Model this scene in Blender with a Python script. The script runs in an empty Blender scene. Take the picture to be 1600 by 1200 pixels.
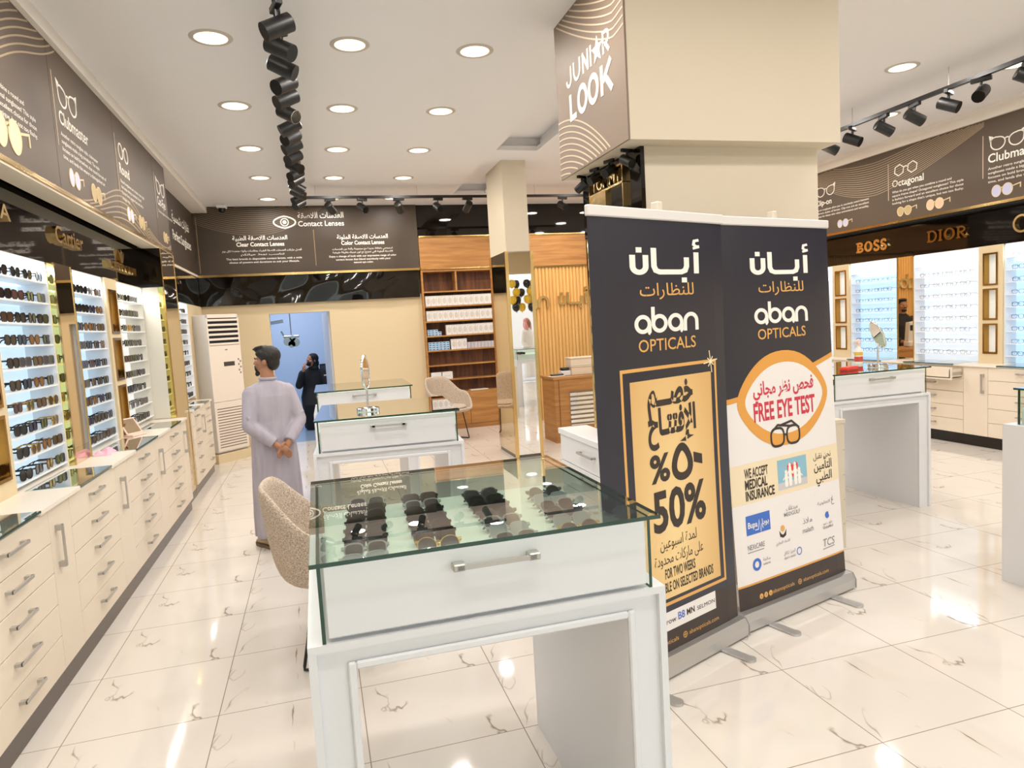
import bpy, math, random
from mathutils import Vector, Matrix, Euler

random.seed(7)
SC = bpy.context.scene
COL = SC.collection
PI = math.pi

# ------------------------------------------------------------------ camera
cam_data = bpy.data.cameras.new('shop_camera')
cam = bpy.data.objects.new('shop_camera', cam_data)
COL.objects.link(cam)
cam_data.sensor_fit = 'HORIZONTAL'
cam_data.sensor_width = 36.0
cam_data.lens = 1075.65 / 1600 * 36.0
cam_data.clip_start = 0.05
cam_data.clip_end = 120
YAW, PITCH, ROLL = 0.272949, -0.088931, -0.058819
fw = Vector((math.sin(YAW) * math.cos(PITCH), math.cos(YAW) * math.cos(PITCH), math.sin(PITCH)))
rt = Vector((math.cos(YAW), -math.sin(YAW), 0))
up = rt.cross(fw)
r2 = rt * math.cos(ROLL) + up * math.sin(ROLL)
u2 = -rt * math.sin(ROLL) + up * math.cos(ROLL)
cm = Matrix((r2, u2, -fw)).transposed().to_4x4()
cm.translation = Vector((0, 0, 1.7))
cam.matrix_world = cm
SC.camera = cam

# ------------------------------------------------------------------ world, exposure
W = bpy.data.worlds.new('daylight')
SC.world = W
W.use_nodes = True
bg = W.node_tree.nodes['Background']
bg.inputs[0].default_value = (0.93, 0.96, 1.0, 1)
bg.inputs[1].default_value = 2.4
SC.view_settings.view_transform = 'Standard'
SC.view_settings.look = 'None'
SC.view_settings.gamma = 1
SC.view_settings.use_curve_mapping = False
SC.view_settings.exposure = 0.13
CEIL = 3.65
LAMP_W = 9.5          # one ceiling downlight
LAMP_COL = (1.0, 0.94, 0.875)


def lamp_area(name, loc, size, watts, col, parent=None, rot=(0, 0, 0), spread=PI):
    d = bpy.data.lights.new(name, 'AREA')
    d.shape = 'DISK'
    d.size = size
    d.energy = watts
    d.color = col
    d.spread = spread
    o = bpy.data.objects.new(name, d)
    COL.objects.link(o)
    o.location = loc
    o.rotation_euler = rot
    if parent is not None:
        o.parent = parent
    return o


# ------------------------------------------------------------------ materials
MATS = {}


def srgb(r, g, b):
    f = lambda c: (c / 255 / 12.92) if c / 255 <= 0.04045 else ((c / 255 + 0.055) / 1.055) ** 2.4
    return (f(r), f(g), f(b), 1)


def mat(name, rgb, rough=0.5, metal=0.0, spec=0.5, emit=None, estr=0.0, coat=0.0):
    if name in MATS:
        return MATS[name]
    m = bpy.data.materials.new(name)
    m.use_nodes = True
    b = m.node_tree.nodes['Principled BSDF']
    b.inputs['Base Color'].default_value = srgb(*rgb)
    b.inputs['Roughness'].default_value = rough
    b.inputs['Metallic'].default_value = metal
    b.inputs['Specular IOR Level'].default_value = spec
    b.inputs['Coat Weight'].default_value = coat
    if emit:
        b.inputs['Emission Color'].default_value = srgb(*emit)
        b.inputs['Emission Strength'].default_value = estr
    MATS[name] = m
    return m


def nodes(m):
    return m.node_tree.nodes, m.node_tree.links, m.node_tree.nodes['Principled BSDF']


def noise_tint(m, c1, c2, scale=(1, 1, 1), nscale=5, detail=4, lo=0.35, hi=0.65, bump=0.0, dist=0.0):
    """colour from a stretched noise in world-size object space"""
    N, Lk, b = nodes(m)
    tc = N.new('ShaderNodeNewGeometry')
    mp = N.new('ShaderNodeMapping')
    mp.inputs['Scale'].default_value = scale
    nz = N.new('ShaderNodeTexNoise')
    nz.inputs['Scale'].default_value = nscale
    nz.inputs['Detail'].default_value = detail
    nz.inputs['Distortion'].default_value = dist
    cr = N.new('ShaderNodeValToRGB')
    cr.color_ramp.elements[0].position = lo
    cr.color_ramp.elements[0].color = srgb(*c1)
    cr.color_ramp.elements[1].position = hi
    cr.color_ramp.elements[1].color = srgb(*c2)
    Lk.new(tc.outputs['Position'], mp.inputs[0])
    Lk.new(mp.outputs[0], nz.inputs['Vector'])
    Lk.new(nz.outputs[0], cr.inputs[0])
    Lk.new(cr.outputs[0], b.inputs['Base Color'])
    if bump:
        bp = N.new('ShaderNodeBump')
        bp.inputs['Strength'].default_value = bump
        bp.inputs['Distance'].default_value = 0.01
        Lk.new(nz.outputs[0], bp.inputs['Height'])
        Lk.new(bp.outputs[0], b.inputs['Normal'])
    return m


def glass_mat(name, tint, refl=1.0, rough=0.0):
    """clear pane that lets lamp light through: tinted transparency plus a fresnel reflection"""
    if name in MATS:
        return MATS[name]
    m = bpy.data.materials.new(name)
    m.use_nodes = True
    N, Lk = m.node_tree.nodes, m.node_tree.links
    N.remove(N['Principled BSDF'])
    out = N['Material Output']
    tr = N.new('ShaderNodeBsdfTransparent')
    tr.inputs[0].default_value = (*tint, 1)
    gl = N.new('ShaderNodeBsdfGlossy')
    gl.inputs['Roughness'].default_value = rough
    fr = N.new('ShaderNodeFresnel')
    fr.inputs['IOR'].default_value = 1.5
    mu = N.new('ShaderNodeMath')
    mu.operation = 'MULTIPLY'
    mu.inputs[1].default_value = refl
    mx = N.new('ShaderNodeMixShader')
    geo = N.new('ShaderNodeNewGeometry')
    sb = N.new('ShaderNodeMath')          # only the outer side of a pane mirrors
    sb.operation = 'SUBTRACT'
    sb.inputs[0].default_value = 1.0
    m2 = N.new('ShaderNodeMath')
    m2.operation = 'MULTIPLY'
    Lk.new(geo.outputs['Backfacing'], sb.inputs[1])
    Lk.new(fr.outputs[0], mu.inputs[0])
    Lk.new(mu.outputs[0], m2.inputs[0])
    Lk.new(sb.outputs[0], m2.inputs[1])
    Lk.new(m2.outputs[0], mx.inputs[0])
    Lk.new(tr.outputs[0], mx.inputs[1])
    Lk.new(gl.outputs[0], mx.inputs[2])
    Lk.new(mx.outputs[0], out.inputs[0])
    MATS[name] = m
    return m


def floor_mat():
    m = mat('marble_tile', (236, 230, 222), 0.06, coat=0.0, spec=0.5)
    N, Lk, b = nodes(m)
    g = N.new('ShaderNodeNewGeometry')
    # tile ids and grout
    sep = N.new('ShaderNodeSeparateXYZ')
    Lk.new(g.outputs['Position'], sep.inputs[0])

    def math_(op, a, bb=None, v=None):
        n = N.new('ShaderNodeMath')
        n.operation = op
        Lk.new(a, n.inputs[0])
        if bb is not None:
            Lk.new(bb, n.inputs[1])
        elif v is not None:
            n.inputs[1].default_value = v
        return n.outputs[0]
    tx = math_('DIVIDE', math_('ADD', sep.outputs[0], v=1.195 + 6.35), v=0.635)
    ty = math_('DIVIDE', math_('ADD', sep.outputs[1], v=6.0 - 3.265), v=0.60)
    fx, fy = math_('FRACT', tx), math_('FRACT', ty)
    ex = math_('ABSOLUTE', math_('SUBTRACT', fx, v=0.5))
    ey = math_('ABSOLUTE', math_('SUBTRACT', fy, v=0.5))
    grout = math_('GREATER_THAN', math_('MAXIMUM', ex, ey), v=0.4965)
    # the same print of veins on every tile: noise in tile coordinates, offset a little per tile
    cmb = N.new('ShaderNodeCombineXYZ')
    Lk.new(fx, cmb.inputs[0])
    Lk.new(fy, cmb.inputs[1])
    Lk.new(math_('MULTIPLY', math_('MODULO', math_('FLOOR', tx), v=2.0), v=3.7), cmb.inputs[2])
    nz = N.new('ShaderNodeTexNoise')
    nz.inputs['Scale'].default_value = 1.15
    nz.inputs['Detail'].default_value = 4
    nz.inputs['Roughness'].default_value = 0.5
    nz.inputs['Distortion'].default_value = 0.7
    mp = N.new('ShaderNodeMapping')
    mp.inputs['Rotation'].default_value = (0, 0, 0.5)
    mp.inputs['Scale'].default_value = (1.25, 0.55, 1)
    Lk.new(cmb.outputs[0], mp.inputs[0])
    Lk.new(mp.outputs[0], nz.inputs['Vector'])
    vein = math_('ABSOLUTE', math_('SUBTRACT', nz.outputs[0], v=0.5))
    cr = N.new('ShaderNodeValToRGB')
    e = cr.color_ramp.elements
    e[0].position = 0.0
    e[0].color = srgb(138, 124, 110)
    e[1].position = 0.009
    e[1].color = srgb(222, 214, 205)
    k = cr.color_ramp.elements.new(0.2)
    k.color = srgb(226, 219, 211)
    Lk.new(vein, cr.inputs[0])
    # fade veins so only some stretches show
    nz2 = N.new('ShaderNodeTexNoise')
    nz2.inputs['Scale'].default_value = 1.9
    nz2.inputs['Detail'].default_value = 1
    Lk.new(cmb.outputs[0], nz2.inputs['Vector'])
    fd = N.new('ShaderNodeValToRGB')
    fd.color_ramp.elements[0].position = 0.50
    fd.color_ramp.elements[1].position = 0.58
    Lk.new(nz2.outputs[0], fd.inputs[0])
    mix = N.new('ShaderNodeMix')
    mix.data_type = 'RGBA'
    mix.inputs[6].default_value = srgb(224, 217, 209)
    Lk.new(fd.outputs[0], mix.inputs[0])
    Lk.new(cr.outputs[0], mix.inputs[7])
    mix2 = N.new('ShaderNodeMix')
    mix2.data_type = 'RGBA'
    mix2.inputs[7].default_value = srgb(150, 138, 124)
    Lk.new(grout, mix2.inputs[0])
    Lk.new(mix.outputs[2], mix2.inputs[6])
    Lk.new(mix2.outputs[2], b.inputs['Base Color'])
    return m


M_CEIL = mat('ceiling_paint', (234, 232, 233), 0.9)
M_TRIM = mat('trim_paint', (236, 230, 222), 0.7)
M_WALL = mat('cream_paint', (218, 199, 162), 0.75)
M_PILL = mat('pillar_paint', (219, 207, 186), 0.75)
M_EXAM = mat('pale_blue_paint', (196, 214, 236), 0.8)
M_LAM = mat('cream_laminate', (231, 218, 199), 0.38)
M_SEAM = mat('joint_shadow', (120, 105, 88), 0.8)
M_TOP = mat('counter_laminate', (240, 231, 217), 0.3)
M_WHITE = mat('white_lacquer', (231, 232, 235), 0.28)
M_SHELF = mat('white_shelf', (244, 246, 248), 0.3)
M_NICHE = mat('white_panel', (238, 240, 245), 0.5)
M_NICHEW = mat('warm_white_panel', (222, 217, 203), 0.5)
M_TOE = mat('brown_kickboard', (88, 76, 68), 0.25)
M_BLACK = mat('black_gloss', (17, 12, 9), 0.035, spec=0.5)
M_BLK = mat('black_metal', (20, 19, 18), 0.4)
M_BLKM = mat('black_matt', (14, 12, 11), 0.7)
M_BROWN = mat('brown_print', (86, 71, 56), 0.5)
M_BROWND = mat('dark_brown_print', (66, 54, 42), 0.5)
M_BROWN2 = mat('taupe_print', (134, 115, 98), 0.55)
M_LINE = mat('wave_line', (172, 152, 124), 0.6)
M_LINE2 = mat('light_wave_line', (214, 194, 168), 0.6)
M_INK = mat('white_print', (248, 242, 232), 0.6)
M_GOLD = mat('polished_gold', (238, 206, 142), 0.2, 1.0)
M_GOLDD = mat('bronze_gold', (176, 136, 72), 0.18, 1.0)
M_BRASS = mat('brass_strip', (214, 182, 120), 0.16, 1.0)
M_MIR = mat('bronze_mirror', (222, 205, 178), 0.02, 1.0)
M_MIRS = mat('silver_mirror', (238, 236, 232), 0.015, 1.0)
M_GMIR = mat('gold_mirror', (236, 222, 140), 0.03, 1.0)
M_STEEL = mat('brushed_steel', (186, 182, 176), 0.32, 0.6)
M_CHROME = mat('chrome', (226, 226, 226), 0.08, 1.0)
M_ALU = mat('aluminium', (200, 199, 198), 0.35, 0.85)
M_WOOD = noise_tint(mat('oak_board', (196, 140, 74), 0.45), (156, 104, 52), (188, 136, 74), (.9, .9, 11), 1.6, 5, 0.3, 0.7, dist=0.9)
M_WOODD = noise_tint(mat('dark_oak', (112, 66, 34), 0.5), (84, 46, 22), (128, 78, 42), (9, 9, 1), 2.0, 4)
M_FLUTE = noise_tint(mat('fluted_oak', (222, 176, 106), 0.5), (214, 167, 99), (226, 182, 114), (9, 9, 0.6), 2.0, 3)
M_FAB = noise_tint(mat('oatmeal_fabric', (196, 178, 158), 0.95), (150, 132, 114), (226, 210, 192), (1, 1, 1.0), 150, 2, 0.3, 0.7, bump=0.35)
M_LIT = mat('lit_acrylic', (225, 240, 250), 0.4, emit=(200, 230, 247), estr=0.55)
M_LITW = mat('lit_acrylic_white', (240, 242, 244), 0.4, emit=(240, 242, 240), estr=0.5)
M_LITB = mat('lit_acrylic_blue', (214, 234, 250), 0.4, emit=(168, 212, 248), estr=0.62)
M_LITC = mat('lit_acrylic_cool', (232, 240, 248), 0.4, emit=(222, 234, 248), estr=0.5)
M_LED = mat('led_strip', (255, 255, 255), 0.4, emit=(235, 245, 255), estr=2.5)
M_LAMP = mat('lamp_diffuser', (255, 246, 228), 0.4, emit=(255, 238, 205), estr=1.3)
M_BULB = mat('spot_lens', (255, 246, 228), 0.4, emit=(255, 236, 196), estr=5.0)
M_SPOTOFF = mat('spot_lens_dim', (250, 244, 230), 0.3, emit=(255, 244, 220), estr=0.9)
M_GLASS = glass_mat('clear_glass', (0.93, 0.97, 0.94), 1.25)
M_GEDGE = mat('green_glass_edge', (16, 62, 46), 0.08, spec=0.7)
M_FLOOR = floor_mat()


# ------------------------------------------------------------------ geometry helpers
class MB:
    """collects vertices and faces (with a material slot per face) for one mesh"""

    def __init__(self):
        self.v, self.f, self.m, self.cur = [], [], [], 0

    def add(self, vs, fs):
        n = len(self.v)
        self.v += [tuple(p) for p in vs]
        self.f += [tuple(i + n for i in f) for f in fs]
        self.m += [self.cur] * len(fs)
        return self

    def box(self, x0, y0, z0, x1, y1, z1):
        x0, x1 = min(x0, x1), max(x0, x1)
        y0, y1 = min(y0, y1), max(y0, y1)
        z0, z1 = min(z0, z1), max(z0, z1)
        vs = [(x0, y0, z0), (x1, y0, z0), (x1, y1, z0), (x0, y1, z0), (x0, y0, z1), (x1, y0, z1), (x1, y1, z1), (x0, y1, z1)]
        return self.add(vs, [(0, 3, 2, 1), (4, 5, 6, 7), (0, 1, 5, 4), (1, 2, 6, 5), (2, 3, 7, 6), (3, 0, 4, 7)])

    def bbox(self, x0, y0, z0, x1, y1, z1, b=0.004):
        """box with chamfered edges"""
        x0, x1 = min(x0, x1), max(x0, x1)
        y0, y1 = min(y0, y1), max(y0, y1)
        z0, z1 = min(z0, z1), max(z0, z1)
        b = min(b, (x1 - x0) * .45, (y1 - y0) * .45, (z1 - z0) * .45)
        vs, idx = [], {}
        for sx in (0, 1):
            for sy in (0, 1):
                for sz in (0, 1):
                    for a in range(3):
                        p = [(x0, x1)[sx], (y0, y1)[sy], (z0, z1)[sz]]
                        s = [sx, sy, sz]
                        for k in range(3):
                            if k != a:
                                p[k] += b if s[k] == 0 else -b
                        idx[(sx, sy, sz, a)] = len(vs)
                        vs.append(p)
        fs = []
        for a in range(3):
            o = [k for k in range(3) if k != a]
            for s in (0, 1):
                q = []
                for t in ((0, 0), (1, 0), (1, 1), (0, 1)):
                    c = [0, 0, 0]
                    c[a], c[o[0]], c[o[1]] = s, t[0], t[1]
                    q.append(idx[(*c, a)])
                fs.append(q if (s == 1) == (a != 1) else q[::-1])
        for a in range(3):      # edge chamfers along axis a
            o = [k for k in range(3) if k != a]
            for s in (0, 1):
                for t in (0, 1):
                    c0, c1 = [0, 0, 0], [0, 0, 0]
                    c0[a], c1[a] = 0, 1
                    for c in (c0, c1):
                        c[o[0]], c[o[1]] = s, t
                    fs.append((idx[(*c0, o[0])], idx[(*c1, o[0])], idx[(*c1, o[1])], idx[(*c0, o[1])]))
        for sx in (0, 1):
            for sy in (0, 1):
                for sz in (0, 1):
                    fs.append(tuple(idx[(sx, sy, sz, a)] for a in range(3)))
        return self.add(vs, fs)

    def tube(self, pts, r, n=8, caps=True, closed=False, flat=1.0):
        pts = [Vector(p) for p in pts]
        rs = r if isinstance(r, (list, tuple)) else [r] * len(pts)
        K = len(pts)
        rings = []
        prev = None
        for i in range(K):
            if closed:
                t = (pts[(i + 1) % K] - pts[i - 1]).normalized()
            else:
                t = (pts[min(i + 1, K - 1)] - pts[max(i - 1, 0)]).normalized()
            if prev is None:
                a = Vector((0, 0, 1)) if abs(t.z) < 0.9 else Vector((1, 0, 0))
                nn = (a - t * a.dot(t)).normalized()
            else:
                nn = (prev - t * prev.dot(t)).normalized()
            prev = nn
            bb = t.cross(nn)
            rings.append([pts[i] + nn * (rs[i] * math.cos(2 * PI * k / n)) + bb * (rs[i] * flat * math.sin(2 * PI * k / n)) for k in range(n)])
        vs = [p for ring in rings for p in ring]
        fs = []
        for i in range(K if closed else K - 1):
            j = (i + 1) % K
            for k in range(n):
                fs.append((i * n + k, i * n + (k + 1) % n, j * n + (k + 1) % n, j * n + k))
        if caps and not closed:
            fs.append(tuple(range(n))[::-1])
            fs.append(tuple((K - 1) * n + k for k in range(n)))
        return self.add(vs, fs)

    def cyl(self, p0, p1, r0, r1=None, n=20):
        return self.tube([p0, p1], [r0, r0 if r1 is None else r1], n)

    def lathe(self, prof, c=(0, 0, 0), n=24):
        vs, fs = [], []
        for (r, z) in prof:
            for k in range(n):
                a = 2 * PI * k / n
                vs.append((c[0] + r * math.cos(a), c[1] + r * math.sin(a), c[2] + z))
        for i in range(len(prof) - 1):
            for k in range(n):
                fs.append((i * n + k, i * n + (k + 1) % n, (i + 1) * n + (k + 1) % n, (i + 1) * n + k))
        fs.append(tuple(range(n))[::-1])
        fs.append(tuple((len(prof) - 1) * n + k for k in range(n)))
        return self.add(vs, fs)

    def rings(self, rings, cap=True, closed=True):
        n = len(rings[0])
        vs = [p for r in rings for p in r]
        fs = []
        for i in range(len(rings) - 1):
            for k in range(n if closed else n - 1):
                fs.append((i * n + k, i * n + (k + 1) % n, (i + 1) * n + (k + 1) % n, (i + 1) * n + k))
        if cap and closed:
            fs.append(tuple(range(n))[::-1])
            fs.append(tuple((len(rings) - 1) * n + k for k in range(n)))
        return self.add(vs, fs)

    def prism(self, poly, fmap, d0, d1):
        """polygon (u,v) raised from depth d0 to d1 through fmap(u,v,d)"""
        n = len(poly)
        vs = [fmap(u, v, d0) for u, v in poly] + [fmap(u, v, d1) for u, v in poly]
        fs = [tuple(range(n))[::-1], tuple(range(n, 2 * n))]
        fs += [(k, (k + 1) % n, n + (k + 1) % n, n + k) for k in range(n)]
        return self.add(vs, fs)

    def ring_prism(self, outer, inner, fmap, d0, d1):
        n = len(outer)
        vs = [fmap(u, v, d0) for u, v in outer] + [fmap(u, v, d1) for u, v in outer]
        vs += [fmap(u, v, d0) for u, v in inner] + [fmap(u, v, d1) for u, v in inner]
        fs = []
        for k in range(n):
            j = (k + 1) % n
            fs += [(k, j, n + j, n + k), (2 * n + j, 2 * n + k, 3 * n + k, 3 * n + j), (n + k, n + j, 3 * n + j, 3 * n + k), (j, k, 2 * n + k, 2 * n + j)]
        return self.add(vs, fs)

    def stroke(self, pts, w, fmap, d0=0.0, d1=0.002, closed=False):
        """flat ribbon of width w along 2-D points, raised between depths d0 and d1"""
        K = len(pts)
        Lf, Rt = [], []
        for i in range(K):
            a = pts[i - 1] if (i > 0 or closed) else pts[0]
            b = pts[(i + 1) % K] if (i < K - 1 or closed) else pts[-1]
            p = pts[i]
            t0 = (p[0] - a[0], p[1] - a[1])
            t1 = (b[0] - p[0], b[1] - p[1])
            l0, l1 = math.hypot(*t0), math.hypot(*t1)
            t0 = (t0[0] / l0, t0[1] / l0) if l0 > 1e-9 else None
            t1 = (t1[0] / l1, t1[1] / l1) if l1 > 1e-9 else None
            t0 = t0 or t1
            t1 = t1 or t0
            tx, ty = t0[0] + t1[0], t0[1] + t1[1]
            l = math.hypot(tx, ty) or 1
            nx, ny = -ty / l, tx / l
            c = max(0.5, nx * -t0[1] + ny * t0[0])
            h = w / 2 / c
            Lf.append((p[0] + nx * h, p[1] + ny * h))
            Rt.append((p[0] - nx * h, p[1] - ny * h))
        vs, fs = [], []
        for i in range(K):
            for q, d in ((Lf[i], d1), (Rt[i], d1), (Rt[i], d0), (Lf[i], d0)):
                vs.append(fmap(q[0], q[1], d))
        for i in range(K if closed else K - 1):
            j = (i + 1) % K
            for k in range(4):
                fs.append((i * 4 + k, i * 4 + (k + 1) % 4, j * 4 + (k + 1) % 4, j * 4 + k))
        if not closed:
            fs += [(3, 2, 1, 0), tuple((K - 1) * 4 + k for k in range(4))]
        return self.add(vs, fs)


MTX = {}


def mesh_of(name, mb, mats, smooth=False, M=None):
    me = bpy.data.meshes.new(name)
    vs = mb.v if M is None else [tuple(M @ Vector(p)) for p in mb.v]
    me.from_pydata(vs, [], mb.f)
    for m in (mats if isinstance(mats, (list, tuple)) else [mats]):
        me.materials.append(m)
    if isinstance(mats, (list, tuple)):
        me.polygons.foreach_set('material_index', mb.m)
    if smooth:
        me.polygons.foreach_set('use_smooth', [True] * len(me.polygons))
    me.update()
    import bmesh
    bm = bmesh.new()
    bm.from_mesh(me)
    bmesh.ops.recalc_face_normals(bm, faces=bm.faces)
    bm.to_mesh(me)
    bm.free()
    if smooth:
        try:
            me.set_sharp_from_angle(angle=math.radians(45))
        except Exception:
            pass
    return me


def tag(o, label=None, cat=None, group=None, kind=None):
    if label:
        o['label'] = label
    if cat:
        o['category'] = cat
    if group:
        o['group'] = group
    if kind:
        o['kind'] = kind
    return o


def thing(name, label, cat, loc=(0, 0, 0), rotz=0.0, group=None, rot=None):
    o = bpy.data.objects.new(name, None)
    o.empty_display_size = 0.1
    COL.objects.link(o)
    o.location = loc
    o.rotation_euler = rot if rot else (0, 0, rotz)
    MTX[o.name] = Matrix.Translation(Vector(loc)) @ Euler(rot if rot else (0, 0, rotz)).to_matrix().to_4x4()
    return tag(o, label, cat, group)


def part(name, mb, m, parent, local=False, smooth=False, label=None, kind=None):
    """one mesh under its thing; coordinates are world ones unless local"""
    M = None if local else MTX[parent.name].inverted()
    me = mesh_of(name, mb, m, smooth, M)
    o = bpy.data.objects.new(name, me)
    COL.objects.link(o)
    o.parent = parent
    MTX[o.name] = MTX[parent.name].copy()
    return tag(o, label, None, None, kind)


def solo(name, mb, m, label=None, cat=None, group=None, kind=None, smooth=False):
    """a thing that is one mesh; origin moved to the middle of its underside"""
    xs, ys, zs = zip(*mb.v)
    c = Vector(((min(xs) + max(xs)) / 2, (min(ys) + max(ys)) / 2, min(zs)))
    me = mesh_of(name, mb, m, smooth, Matrix.Translation(-c))
    o = bpy.data.objects.new(name, me)
    COL.objects.link(o)
    o.location = c
    MTX[o.name] = Matrix.Translation(c)
    return tag(o, label, cat, group, kind)


def struct(name, mb, m, smooth=False, parent=None):
    if parent is not None:
        return part(name, mb, m, parent)
    return solo(name, mb, m, kind='structure', smooth=smooth)


KIDS = {}


def kids(o):
    k = KIDS.get(o.name)
    if k is None:
        k = [c for c in bpy.data.objects if c.parent == o]
        KIDS[o.name] = k
    return k


def copy_tree(o, parent=None):
    c = o.copy()
    COL.objects.link(c)
    if parent is not None:
        c.parent = parent
    for ch in kids(o):
        copy_tree(ch, c)
    return c


def place(proto, first, loc, rot, label, group=None):
    o = proto if first else copy_tree(proto)
    o.location = loc
    o.rotation_euler = rot
    o['label'] = label
    if group:
        o['group'] = group
    return o


# ------------------------------------------------------------------ lettering
_AR = {  # isolated, final, initial, medial presentation forms
    'ا': (0xFE8D, 0xFE8E), 'أ': (0xFE83, 0xFE84), 'إ': (0xFE87, 0xFE88), 'ة': (0xFE93, 0xFE94), 'د': (0xFEA9, 0xFEAA), 'ذ': (0xFEAB, 0xFEAC),
    'ر': (0xFEAD, 0xFEAE), 'ز': (0xFEAF, 0xFEB0), 'و': (0xFEED, 0xFEEE), 'ى': (0xFEEF, 0xFEF0), 'ؤ': (0xFE85, 0xFE86), 'ء': (0xFE80,),
    'ب': 0xFE8F, 'ت': 0xFE95, 'ث': 0xFE99, 'ج': 0xFE9D, 'ح': 0xFEA1, 'خ': 0xFEA5, 'س': 0xFEB1, 'ش': 0xFEB5, 'ص': 0xFEB9, 'ض': 0xFEBD,
    'ط': 0xFEC1, 'ظ': 0xFEC5, 'ع': 0xFEC9, 'غ': 0xFECD, 'ف': 0xFED1, 'ق': 0xFED5, 'ك': 0xFED9, 'ل': 0xFEDD, 'م': 0xFEE1, 'ن': 0xFEE5,
    'ه': 0xFEE9, 'ي': 0xFEF1, 'ئ': 0xFE89}
_LA = {'ا': 0xFEFB, 'أ': 0xFEF7, 'إ': 0xFEF9}


def arabic(s):
    """joined letter forms in visual (left to right) order"""
    out = []
    for word in s.split(' '):
        forms, i, joined = [], 0, False
        while i < len(word):
            ch = word[i]
            if ch == 'ـ':
                forms.append(ch)
                joined = True
                i += 1
                continue
            if ch not in _AR:
                forms.append(ch)
                joined = False
                i += 1
                continue
            if ch == 'ل' and i + 1 < len(word) and word[i + 1] in _LA:
                forms.append(chr(_LA[word[i + 1]] + (1 if joined else 0)))
                joined = False
                i += 2
                continue
            f = _AR[ch]
            nxt = i + 1 < len(word) and (word[i + 1] in _AR or word[i + 1] == 'ـ') and word[i + 1] != 'ء'
            if isinstance(f, tuple):
                forms.append(chr(f[1] if joined and len(f) > 1 else f[0]))
                joined = False
            else:
                forms.append(chr(f + (3 if joined and nxt else 2 if nxt else 1 if joined else 0)))
                joined = nxt
            i += 1
        out.append(''.join(reversed(forms)))
    return ' '.join(reversed(out))


_TXT = {}


def glyphs(s, bold=0.0):
    key = (s, bold)
    if key not in _TXT:
        c = bpy.data.curves.new('line', 'FONT')
        c.body = arabic(s) if any('\u0600' <= ch <= '\u06ff' for ch in s) else s
        c.offset = bold
        c.resolution_u = 3
        o = bpy.data.objects.new('line', c)
        COL.objects.link(o)
        dg = bpy.context.evaluated_depsgraph_get()
        me = bpy.data.meshes.new_from_object(o.evaluated_get(dg))
        v = [(p.co.x, p.co.y) for p in me.vertices]
        f = [tuple(p.vertices) for p in me.polygons]
        bpy.data.objects.remove(o)
        bpy.data.curves.remove(c)
        bpy.data.meshes.remove(me)
        xs = [p[0] for p in v] or [0]
        _TXT[key] = (v, f, min(xs), max(xs))
    return _TXT[key]


def text(mb, s, u, v, h, fmap, width=None, align='c', bold=0.0, d=0.002, slant=0.0, raise_=None):
    """write s with capital height h (baseline v) at u; width squeezes or stretches the line to fit"""
    vs, fs, x0, x1 = glyphs(s, bold)
    if not vs:
        return
    k = h / 0.70
    kx = k if width is None else width / max(x1 - x0, 1e-6)
    off = {'c': -(x0 + x1) / 2, 'l': -x0, 'r': -x1}[align]
    P = [((x + off) * kx + y * k * slant + u, y * k + v) for x, y in vs]
    if raise_ is None:
        mb.add([fmap(a, b, d) for a, b in P], fs)
    else:
        n = len(P)
        from collections import Counter
        ec = Counter()
        for f in fs:
            for i in range(len(f)):
                ec[tuple(sorted((f[i], f[(i + 1) % len(f)])))] += 1
        sides = [(a, b, n + b, n + a) for (a, b), q in ec.items() if q == 1]
        mb.add([fmap(a, b, d) for a, b in P] + [fmap(a, b, d + raise_) for a, b in P], [tuple(i + n for i in f) for f in fs] + sides)


def circle_pts(cx, cy, r, a0=0, a1=360, n=24, ry=None):
    ry = r if ry is None else ry
    return [(cx + r * math.cos(math.radians(a0 + (a1 - a0) * i / n)), cy + ry * math.sin(math.radians(a0 + (a1 - a0) * i / n))) for i in range(n + 1)]


def wall_map(axis, at, sign):
    """u to the reader's right, v up, d out of the wall.  axis x: the wall is the plane X=at seen from +sign"""
    if axis == 'x':
        return (lambda u, v, d: (at + sign * d, u, v)) if sign > 0 else (lambda u, v, d: (at - d, -u, v))
    return lambda u, v, d: (u, at - d, v)


# ================================================================== the room
FRONT = -2.6
mb = MB().box(-1.8, FRONT, -0.06, 7.62, 14.4, 0.0)
struct('floor', mb, M_FLOOR)
mb = MB().box(-6, FRONT - 12, -0.14, 14, FRONT, -0.02)
struct('pavement', mb, mat('grey_paving', (170, 168, 166), 0.8))

# ceiling with two square trays, a higher strip on the right
mb = MB()
TX0, TX1 = 2.13, 2.62
T = [(4.75, 7.70), (8.45, 10.25)]
mb.box(-1.8, FRONT, CEIL, TX0, 11.5, CEIL + .05)
mb.box(TX1, FRONT, CEIL, 5.5, 11.5, CEIL + .05)
mb.box(TX0, FRONT, CEIL, TX1, T[0][0], CEIL + .05)
mb.box(TX0, T[0][1], CEIL, TX1, T[1][0], CEIL + .05)
mb.box(TX0, T[1][1], CEIL, TX1, 11.5, CEIL + .05)
mb.box(5.5, FRONT, CEIL + .02, 7.62, 11.5, CEIL + .07)
for y0, y1 in T:
    mb.box(TX0 - .07, y0 - .07, CEIL + .15, TX1 + .07, y1 + .07, CEIL + .2)
    mb.box(TX0 - .07, y0 - .07, CEIL + .05, TX0 - .05, y1 + .07, CEIL + .15)
    mb.box(TX1 + .05, y0 - .07, CEIL + .05, TX1 + .07, y1 + .07, CEIL + .15)
    mb.box(TX0 - .07, y0 - .07, CEIL + .05, TX1 + .07, y0 - .05, CEIL + .15)
    mb.box(TX0 - .07, y1 + .05, CEIL + .05, TX1 + .07, y1 + .07, CEIL + .15)
struct('ceiling', mb, M_CEIL)
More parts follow.
